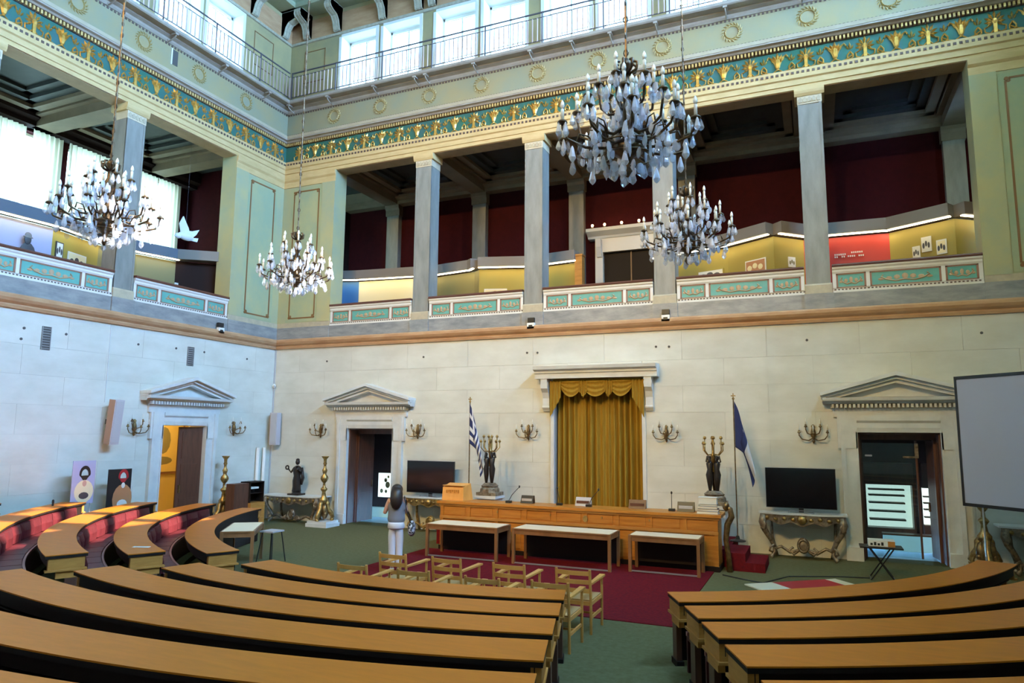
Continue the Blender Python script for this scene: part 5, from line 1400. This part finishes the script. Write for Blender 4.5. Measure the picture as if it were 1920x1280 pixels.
# candelabra with bronze figures
def candelabrum(x, y, label, zb):
    t = thing('figure_candelabrum', label, 'candelabrum', (x, y, 0.34), 0, 'figure candelabra')
    m = MB(); m.box(-0.24, 0.24, -0.24, 0.24, 0, zb-0.62); m.box(-0.28, 0.28, -0.28, 0.28, zb-0.62, zb-0.55); m.build('pedestal', 'marble_trim', t, local=True)
    b = zb-0.55
    m = MB(); m.box(-0.26, 0.26, -0.24, 0.24, b, b+0.08); m.lathe([(0.25, b+0.08), (0.24, b+0.16), (0.2, b+0.2), (0.22, b+0.23), (0.17, b+0.27), (0.14, b+0.30)], (0, 0, 0), 10); m.build('base', 'gilt_grey', t, local=True)
    f0 = b+0.30
    for k in range(3):
        a = k*2*PI/3+PI/2
        c, s = math.cos(a), math.sin(a)
        m = MB()
        m.tube([(c*0.09, s*0.09, f0), (c*0.09, s*0.09, f0+0.18), (c*0.10, s*0.10, f0+0.34), (c*0.085, s*0.085, f0+0.45), (c*0.09, s*0.09, f0+0.58), (c*0.085, s*0.085, f0+0.64)], [0.03, 0.06, 0.075, 0.055, 0.075, 0.03], 8)
        m.ell((c*0.1, s*0.1, f0+0.69), (0.04, 0.04, 0.055), 8, 6)
        for q in (-1, 1):
            b2 = a+q*0.5
            m.tube([(c*0.09, s*0.09, f0+0.58), (math.cos(b2)*0.15, math.sin(b2)*0.15, f0+0.62), (math.cos(b2)*0.12, math.sin(b2)*0.12, f0+0.74)], 0.02, 5)
        m.build('bronze_figure', 'bronze', t, True, True)
    m = MB().lathe([(0.03, f0+0.4), (0.04, f0+0.72), (0.07, f0+0.76), (0.03, f0+0.8), (0.03, f0+0.98), (0.05, f0+1.0), (0.02, f0+1.08), (0.01, f0+1.12)], (0, 0, 0), 8).build('stem', 'gilt', t, True, True)
    for k in range(8):
        a = k*2*PI/8+0.2
        r = 0.27 if k % 2 else 0.17
        zt = f0+(0.98 if k % 2 else 1.10)
        c, s = math.cos(a), math.sin(a)
        am = MB().tube([(c*0.03, s*0.03, f0+0.78), (c*r*0.6, s*r*0.6, f0+0.76), (c*r, s*r, f0+0.86), (c*r, s*r, zt)], 0.014, 5)
        am.lathe([(0.015, 0), (0.038, 0.02), (0.03, 0.05), (0.02, 0.07)], (c*r, s*r, zt), 7)
        am.build('branch', 'gilt', t, True, True)
candelabrum(-7.44, 15.85, 'gilded candelabrum on dark figures, left of the curtain beside the striped flag', 1.34)
candelabrum(-2.08, 15.85, 'gilded candelabrum on dark figures, right of the curtain behind the books', 1.36)

# bronze statue on the console
su = thing('bronze_statue', 'dark bronze standing figure with raised hands on the corner console', 'statue', (-14.22, 16.80, 0.78))
MB().box(-0.2, 0.2, -0.16, 0.16, 0, 0.05).build('plinth', 'bronze', su, local=True)
MB().lathe([(0.15, 0.05), (0.12, 0.09), (0.13, 0.13)], (0, 0, 0), 10).build('base', 'bronze', su, local=True)
m = MB()
m.tube([(0, 0, 0.10), (0.0, 0, 0.25), (0.0, 0.0, 0.42), (0, 0, 0.56), (0, 0, 0.70), (0, 0, 0.82), (0, 0, 0.86)], [0.14, 0.12, 0.13, 0.10, 0.13, 0.10, 0.045], 10)
m.ell((0, 0, 0.96), (0.065, 0.07, 0.085), 10, 8)
m.tube([(-0.10, 0, 0.79), (-0.19, -0.05, 0.66), (-0.25, -0.10, 0.76)], [0.045, 0.035, 0.025], 6)
m.tube([(0.10, 0, 0.79), (0.17, -0.06, 0.68), (0.13, -0.13, 0.76)], [0.045, 0.035, 0.025], 6)
m.tube([(0.12, 0.05, 0.8), (0.17, 0.06, 0.5), (0.14, 0.04, 0.3)], [0.04, 0.05, 0.03], 6)
m.build('figure', 'bronze', su, True, True)
m = MB(); m.ell((0, 0, 1.03), (0.055, 0.06, 0.04), 8, 5); m.build('headdress', 'bronze', su, True, True)
for x, z_ in ((-0.27, 0.80), (0.12, 0.80)):
    m = MB(); m.tube([(x+0.055*math.cos(k*PI/5), -0.13, z_+0.055*math.sin(k*PI/5)) for k in range(11)], 0.022, 5); m.build('wreath_disc', 'bronze', su, True, True)

# wooden cabinet near the corner
cb = thing('wooden_cabinet', 'wooden lectern cabinet with dark open compartment beside the left candle stand', 'cabinet', (-14.55, 15.1, 0))
MB().box(-14.75, -14.45, 14.6, 15.12, 0, 1.22).build('side_panel', 'door_wood', cb)
MB().box(-14.75, -14.35, 15.12, 15.66, 0.0, 0.68).build('lower_body', 'end_wood', cb)
m = MB(); m.box(-14.75, -14.40, 15.12, 15.15, 0.68, 1.25); m.box(-14.75, -14.40, 15.63, 15.66, 0.68, 1.25); m.box(-14.75, -14.40, 15.12, 15.66, 1.22, 1.25); m.box(-14.75, -14.72, 15.12, 15.66, 0.68, 1.25); m.build('open_compartment', 'dark_or_shaded_wood', cb)
MB().box(-14.72, -14.42, 15.15, 15.63, 0.92, 0.94).build('shelf', 'dark_or_shaded_wood', cb)
MB().box(-14.70, -14.45, 15.2, 15.5, 1.05, 1.1).build('papers', 'paper', cb)

# photo boards with cut-out faces
def board(x, y0, y1, z0, z1, face, bgm, label, kind):
    t = thing('portrait_board', label, 'portrait board', (x, (y0+y1)/2, z0))
    fy, fz, ry, rz_ = face
    angs = sorted([2*PI*k/20 for k in range(20)]+[math.atan2(zz-fz, yy-fy) % (2*PI) for yy in (y0, y1) for zz in (z0, z1)])
    n = len(angs)
    ring = [(fy+ry*math.cos(a), fz+rz_*math.sin(a)) for a in angs]
    def outer(k):
        a = angs[k]; c, s = math.cos(a), math.sin(a)
        hy = (y1-fy)/c if c > 1e-6 else ((y0-fy)/c if c < -1e-6 else 9e9)
        hz = (z1-fz)/s if s > 1e-6 else ((z0-fz)/s if s < -1e-6 else 9e9)
        l = min(hy, hz); return (fy+c*l, fz+s*l)
    def plate(o, r_, xa, xb, nm, mt):
        m = MB(); vs = []
        for k in range(n):
            for (q, xx) in ((o[k], xa), (r_[k], xa), (r_[k], xb), (o[k], xb)): vs.append((xx, q[0], q[1]))
        m.add(vs, [(4*k+j, 4*k+(j+1) % 4, 4*((k+1) % n)+(j+1) % 4, 4*((k+1) % n)+j) for k in range(n) for j in range(4)])
        return m.build(nm, mt, t)
    plate([outer(k) for k in range(n)], ring, x-0.008, x+0.008, 'board', bgm)
    # hair or cap round the opening, shoulders and dress as raised print layers
    big = [(fy+ry*1.55*math.cos(a), fz+0.02+rz_*1.45*max(math.sin(a), -0.2)) for a in angs]
    plate(big, ring, x+0.008, x+0.012, 'hair', kind[0])
    m = MB(); m.ell((x+0.012, fy, z0+(fz-z0)*0.42), ((0.004), (y1-y0)*0.42, (fz-z0)*0.40), 16, 8); m.build('dress', kind[1], t)
    m = MB(); m.ell((x+0.017, fy, z0+(fz-z0)*0.28), ((0.004), (y1-y0)*0.22, (fz-z0)*0.12), 12, 6); m.build('sash', kind[2], t)
    m = MB(); m.ell((x+0.016, fy, fz-rz_*1.5), ((0.004), ry*0.6, rz_*0.55), 10, 6); m.build('neck', kind[3], t)
    for y in (y0+0.05, y1-0.05): MB().tube([(x-0.02, y, z0+0.1), (x-0.02, y, 0.3)], 0.012, 5).build('stand_leg', 'grey_plastic', t)
board(-15.0, 10.42, 10.95, 1.02, 1.96, (10.71, 1.65, 0.085, 0.125), 'portrait_lilac', 'lilac portrait board of a woman in cream dress with a cut-out face', ('hair', 'panel_cream', 'print_dark', 'skin'))
board(-15.0, 11.28, 11.88, 0.70, 1.74, (11.67, 1.54, 0.085, 0.12), 'black_plastic', 'dark portrait board of a man with red cap and a cut-out face', ('mat_red', 'print_brown', 'paper', 'paper'))

# projection screen set across the right corner
ps_ = thing('projection_screen', 'grey projection screen in a black frame across the right corner', 'projection screen', (2.50, 15.76, 0), math.atan2(-0.73, 0.68))
MB().box(0.03, 3.0, -0.01, 0.01, 1.42, 3.74).build('screen_cloth', 'screen_cloth', ps_, local=True)
m = MB(); m.box(0, 0.045, -0.02, 0.02, 1.36, 3.80); m.box(2.99, 3.03, -0.02, 0.02, 1.36, 3.80); m.box(0, 3.03, -0.02, 0.02, 3.74, 3.80); m.box(0, 3.03, -0.02, 0.02, 1.36, 1.42); m.build('frame', 'black_plastic', ps_, local=True)
for x in (0.35, 2.6):
    MB().tube([(x, 0.03, 1.4), (x, 0.03, 0.0)], 0.016, 6).build('stand_leg', 'silver', ps_, local=True)
    MB().box(x-0.02, x+0.02, -0.3, 0.3, 0, 0.03).build('stand_foot', 'silver', ps_, local=True)

# projector on its folding table
pt = thing('folding_table', 'small black cross-legged table carrying the projector', 'table', (1.02, 15.15, 0))
MB().box(-0.36, 0.36, -0.22, 0.22, 0.575, 0.60).build('table_top', 'black_plastic', pt, local=True)
for y in (-0.18, 0.18):
    for s in (-1, 1): MB().tube([(s*0.2, y, 0.575), (-s*0.2, y, 0.0)], 0.014, 5).build('cross_leg', 'black_plastic', pt, local=True)
for s in (-1, 1): MB().tube([(s*0.2, -0.2, 0.012), (s*0.2, 0.2, 0.012)], 0.012, 5).build('foot_bar', 'black_plastic', pt, local=True)
pj = thing('projector', 'white data projector on the small black table', 'projector', (1.03, 15.15, 0.60))
MB().box(-0.22, 0.22, -0.15, 0.15, 0.01, 0.12).build('housing', 'white_plastic', pj, local=True)
MB().box(0.10, 0.221, -0.151, 0.14, 0.012, 0.11).build('side_panel', 'end_wood', pj, local=True)
for k in range(4): MB().box(-0.19+0.06*k, -0.15+0.06*k, -0.154, -0.15, 0.03, 0.07+0.02*(k % 2)).build('port', 'black_plastic', pj, local=True)
MB().box(-0.2, 0.2, -0.13, 0.13, 0.0, 0.012).build('feet', 'black_plastic', pj, local=True)

# flat red and cream board lying on the floor, cable
fb = thing('floor_board', 'flat red and cream board lying on the green floor', 'board', (-0.4, 13.9, 0))
fb.location = (-0.38, 13.86, 0); fb.rotation_euler = (0, 0, 0.68)
MB().box(-0.95, -0.38, -0.28, 0.28, 0.0, 0.02).build('cream_part', 'mat_cream', fb, local=True)
MB().box(-0.38, 0.75, -0.28, 0.28, 0.0, 0.02).build('red_part', 'mat_red', fb, local=True)
MB().box(0.75, 0.98, -0.28, 0.28, 0.0, 0.02).build('cream_part', 'mat_cream', fb, local=True)
cbm = MB().tube([(-1.75, 14.2, 0.01), (-1.3, 13.9, 0.01), (-1.0, 13.75, 0.01), (-0.6, 14.6, 0.01), (0.3, 15.0, 0.01), (0.8, 15.1, 0.01)], 0.012, 5).build('floor_cable', 'black_plastic')
tag(cbm, 'thin black cable running over the floor to the projector table', 'cable')

# ================================================================== CHANDELIERS
def make_chandelier():
    t = thing('chandelier', '', 'chandelier')
    MB().tube([(0, 0, 0.62), (0, 0, 11.05)], 0.012, 5).build('chain', 'chandelier_metal', t, local=True)
    lk = MB().tube([(0.022*math.cos(k*PI/4), 0, 0.035*math.sin(k*PI/4)) for k in range(9)], 0.006, 4).mesh('chain_link', 'chandelier_metal')
    for k in range(60): link('chain_link', lk, t, (0, 0, 0.68+k*0.17), (0, 0, PI/2*(k % 2)))
    MB().lathe([(0.01, -0.55), (0.05, -0.50), (0.02, -0.44), (0.06, -0.36), (0.15, -0.31), (0.16, -0.27), (0.05, -0.22), (0.04, -0.08), (0.08, 0.0), (0.05, 0.08), (0.03, 0.2), (0.07, 0.28), (0.03, 0.36), (0.03, 0.5), (0.06, 0.55), (0.02, 0.62)], (0, 0, 0), 10).build('stem', 'chandelier_metal', t, True, True)
    cr_ = MB()
    for k in range(8):
        a = k*PI/4; c, s = math.cos(a), math.sin(a)
        cr_.tube([(c*0.03, s*0.03, 0.46), (c*0.10, s*0.10, 0.50), (c*0.11, s*0.11, 0.57), (c*0.07, s*0.07, 0.58)], 0.014, 5)
    cr_.build('crown', 'chandelier_metal', t, True, True)
    drop = MB().lathe([(0.004, 0), (0.012, -0.015), (0.024, -0.06), (0.03, -0.085), (0.02, -0.105), (0.003, -0.12)], (0, 0, 0), 6).mesh('crystal_drop', 'crystal')
    prism = MB().lathe([(0.003, 0), (0.010, -0.01), (0.012, -0.09), (0.003, -0.12)], (0, 0, 0), 5).mesh('crystal_prism', 'crystal')
    plate_ = MB().ell((0, 0, -0.04), (0.035, 0.012, 0.045), 8, 5).mesh('crystal_plaque', 'crystal')
    cand = MB().lathe([(0.016, 0), (0.016, 0.11), (0.012, 0.115)], (0, 0, 0), 7); cand.lathe([(0.012, 0.115), (0.022, 0.145), (0.016, 0.175), (0.003, 0.20)], (0, 0, 0), 7, 1)
    cme = cand.mesh('candle', ['candle', 'bulb'], True)
    rnd = random.Random(3)
    for n, R_, z0, zt, ph in ((10, 0.63, -0.20, -0.10, 0.0), (8, 0.47, -0.08, 0.10, 0.2), (6, 0.26, 0.16, 0.34, 0.4)):
        am = MB().tube([(0.05, 0, z0), (R_*0.35, 0, z0-0.09), (R_*0.65, 0, z0-0.10), (R_*0.92, 0, z0-0.04), (R_, 0, zt-0.04), (R_, 0, zt)], [0.018, 0.016, 0.014, 0.013, 0.012, 0.012], 5)
        am.tube([(R_*0.5, 0, z0-0.1), (R_*0.6, 0, z0+0.01), (R_*0.75, 0, z0+0.02), (R_*0.78, 0, z0-0.05)], 0.009, 4)
        am.lathe([(0.015, 0), (0.05, 0.012), (0.04, 0.03), (0.02, 0.04)], (R_, 0, zt), 8)
        ame = am.mesh('arm', 'chandelier_metal', True)
        for k in range(n):
            a = ph+2*PI*k/n; c, s = math.cos(a), math.sin(a)
            link('arm', ame, t, None, (0, 0, a))
            link('candle', cme, t, (c*R_, s*R_, zt+0.03))
            for j in range(4):
                b = a+j*PI/2+0.4
                link('crystal_drop', drop, t, (c*R_+0.045*math.cos(b), s*R_+0.045*math.sin(b), zt+0.005), (0, 0, b), (1, 1, rnd.uniform(0.8, 1.25)))
            link('crystal_plaque', plate_, t, (c*R_*0.72, s*R_*0.72, z0-0.06), (0, 0, a+rnd.random()), (1.25, 1.25, 1.3))
            link('crystal_drop', drop, t, (c*R_*0.85, s*R_*0.85, z0-0.10), (0, 0, a), (1.2, 1.2, 1.3))
            link('crystal_prism', prism, t, (c*R_*0.5, s*R_*0.5, z0-0.11), (0, 0, a), (1.2, 1.2, 1.4))
    for n, R_, z_ in ((14, 0.36, -0.30), (12, 0.24, -0.36), (8, 0.13, -0.42), (3, 0.04, -0.47)):
        for k in range(n):
            a = 2*PI*k/n+R_*5
            link('crystal_drop' if k % 2 else 'crystal_plaque', drop if k % 2 else plate_, t, (R_*math.cos(a), R_*math.sin(a), z_+rnd.uniform(-0.03, 0.03)), (0, 0, a), (1.25, 1.25, 1.2))
    for k in range(44):
        a = rnd.uniform(0, 2*PI); r = rnd.uniform(0.10, 0.34); z_ = rnd.uniform(-0.15, 0.34)*(1-0.6*r)
        link('crystal_plaque' if k % 3 else 'crystal_drop', plate_ if k % 3 else drop, t, (r*math.cos(a), r*math.sin(a), z_), (0, 0, rnd.uniform(0, 6)), (1.15, 1.15, 1.2))
    m = MB()
    for R_, z_ in ((0.36, -0.30), (0.24, -0.36)): m.tube([(R_*math.cos(k*PI/10), R_*math.sin(k*PI/10), z_) for k in range(21)], 0.008, 4)
    m.build('basket_ring', 'chandelier_metal', t, True, True)
    return t
ch = make_chandelier()
for i, (x, y, z_, rz, lab) in enumerate(((-1.50, 6.12, 5.56, 0.0, 'largest crystal chandelier, nearest the viewer, in front of the upper frieze'), (-1.57, 9.89, 5.60, 0.5, 'smaller crystal chandelier below and right of the largest one'),
                                     (-8.50, 9.75, 5.64, 0.9, 'crystal chandelier in front of the painted corner piers'), (-8.42, 6.00, 5.58, 0.3, 'crystal chandelier at the left in front of the curtained gallery windows'))):
    o = ch if i == 0 else copy_tree(ch)
    o.location = (x, y, z_); o.rotation_euler = (0, 0, rz); tag(o, lab, 'chandelier', 'crystal chandeliers')

# ================================================================== THE WOMAN
def skin_mesh(name, joints, edges, mt, parent, root=0, sub=2):
    me = bpy.data.meshes.new(name)
    me.from_pydata([j[:3] for j in joints], edges, [])
    o = link(name, me, parent)
    me.materials.append(MT[mt])
    md = o.modifiers.new('skin', 'SKIN'); md.use_smooth_shade = True
    for i, j in enumerate(joints):
        r = j[3]; me.skin_vertices[0].data[i].radius = (r, r) if not isinstance(r, tuple) else r
        me.skin_vertices[0].data[i].use_root = (i == root)
    sd_ = o.modifiers.new('smooth', 'SUBSURF'); sd_.levels = sub; sd_.render_levels = sub
    return o
wo = thing('person', 'woman with long dark hair in grey sleeveless top and white trousers, seen from behind', 'person', (-7.51, 11.77, 0.012), 0.45)
J = [(0, 0, 0.93, 0.12), (0, 0.0, 1.10, 0.105), (0, 0, 1.27, 0.115), (0, 0, 1.38, 0.055), (0, 0.01, 1.44, 0.045), (0, 0.02, 1.50, 0.075), (0, 0.02, 1.57, 0.075),
     (-0.15, 0, 1.33, 0.05), (-0.23, -0.01, 1.08, 0.037), (-0.17, 0.15, 1.20, 0.028), (-0.14, 0.20, 1.25, 0.026),
     (0.15, 0, 1.33, 0.05), (0.19, 0.07, 1.09, 0.035), (0.10, 0.20, 1.12, 0.028), (0.06, 0.22, 1.15, 0.026),
     (-0.075, 0, 0.86, 0.08), (-0.07, 0.02, 0.48, 0.05), (-0.065, -0.01, 0.09, 0.035), (-0.07, 0.13, 0.04, 0.03),
     (0.075, 0, 0.86, 0.08), (0.07, 0.02, 0.48, 0.05), (0.065, -0.01, 0.09, 0.035), (0.07, 0.13, 0.04, 0.03), (0, 0.105, 1.51, 0.012)]
E_ = [(0, 1), (1, 2), (2, 3), (3, 4), (4, 5), (5, 6), (2, 7), (7, 8), (8, 9), (9, 10), (2, 11), (11, 12), (12, 13), (13, 14), (0, 15), (15, 16), (16, 17), (17, 18), (0, 19), (19, 20), (20, 21), (21, 22), (5, 23)]
for base, sx, up_ in ((10, -1, 1), (14, 1, -1)):
    bx, by, bz = J[base][:3]
    for k in range(5):
        l = [0.04, 0.07, 0.075, 0.07, 0.055][k]
        ox = -sx*(0.035 if k == 0 else 0) + (k-2.5)*0.012
        J.append((bx+ox, by+0.02, bz+up_*l*0.6, 0.009)); J.append((bx+ox*1.2, by+0.035, bz+up_*l, 0.008))
        E_ += [(base, len(J)-2), (len(J)-2, len(J)-1)]
body = skin_mesh('body', J, E_, 'skin', wo, 0, 2)
for x in (-0.03, 0.03): MB().ell((x, 0.088, 1.535), (0.012, 0.008, 0.008), 8, 5).build('eye', 'print_dark', body, True, True)
MB().ell((0, 0.088, 1.465), (0.025, 0.008, 0.008), 8, 5).build('mouth', 'mat_red', body, True, True)
skin_mesh('grey_top', [(0, 0, 0.88, (0.20, 0.15)), (0, 0, 1.02, (0.18, 0.13)), (0, 0, 1.14, (0.17, 0.12)), (0, 0, 1.26, (0.18, 0.12)), (0, 0, 1.37, 0.08), (-0.14, 0, 1.33, 0.07), (0.14, 0, 1.33, 0.07)], [(0, 1), (1, 2), (2, 3), (3, 4), (3, 5), (3, 6)], 'grey_top', wo)
skin_mesh('trousers', [(0, 0, 0.95, 0.13), (-0.07, 0, 0.84, 0.11), (-0.07, 0.01, 0.48, 0.075), (-0.065, 0, 0.09, 0.065), (0.07, 0, 0.84, 0.11), (0.07, 0.01, 0.48, 0.075), (0.065, 0, 0.09, 0.065), (0, 0, 0.84, 0.14)],
          [(0, 7), (7, 1), (1, 2), (2, 3), (7, 4), (4, 5), (5, 6)], 'white_cloth', wo)
MB().lathe([(0.145, 0.80), (0.165, 0.82), (0.16, 0.90), (0.15, 0.92)], (0, 0, 0), 14).build('shirt_hem', 'white_cloth', wo, True, True)
m = MB(); m.ell((0, -0.005, 1.535), (0.112, 0.112, 0.108), 14, 10); m.tube([(0, -0.03, 1.56), (0, -0.06, 1.46), (0, -0.085, 1.36), (0, -0.10, 1.27), (0, -0.10, 1.20), (0, -0.095, 1.17)], [0.10, 0.118, 0.122, 0.108, 0.075, 0.02], 14); m.build('hair', 'hair', wo, True, True)
for s in (-1, 1): MB().ell((s*0.068, 0.05, 0.031), (0.045, 0.12, 0.03), 10, 6).build('shoe', 'white_cloth', wo, True, True)
hb = thing('shoulder_bag', 'black and white patterned shoulder bag at the woman\'s right hip', 'bag', (-7.51, 11.77, 0.012), 0.45)
m = MB(); m.ell((0.30, 0.0, 0.80), (0.08, 0.17, 0.15), 12, 8); m.build('bag_body', 'bag', hb, True, True)
MB().tube([(0.28, 0.10, 0.92), (0.2, 0.10, 1.15), (0.14, 0.04, 1.41), (0.15, -0.06, 1.39), (0.21, -0.14, 1.15), (0.28, -0.10, 0.92)], 0.011, 5).build('strap', 'black_plastic', hb, True, True)
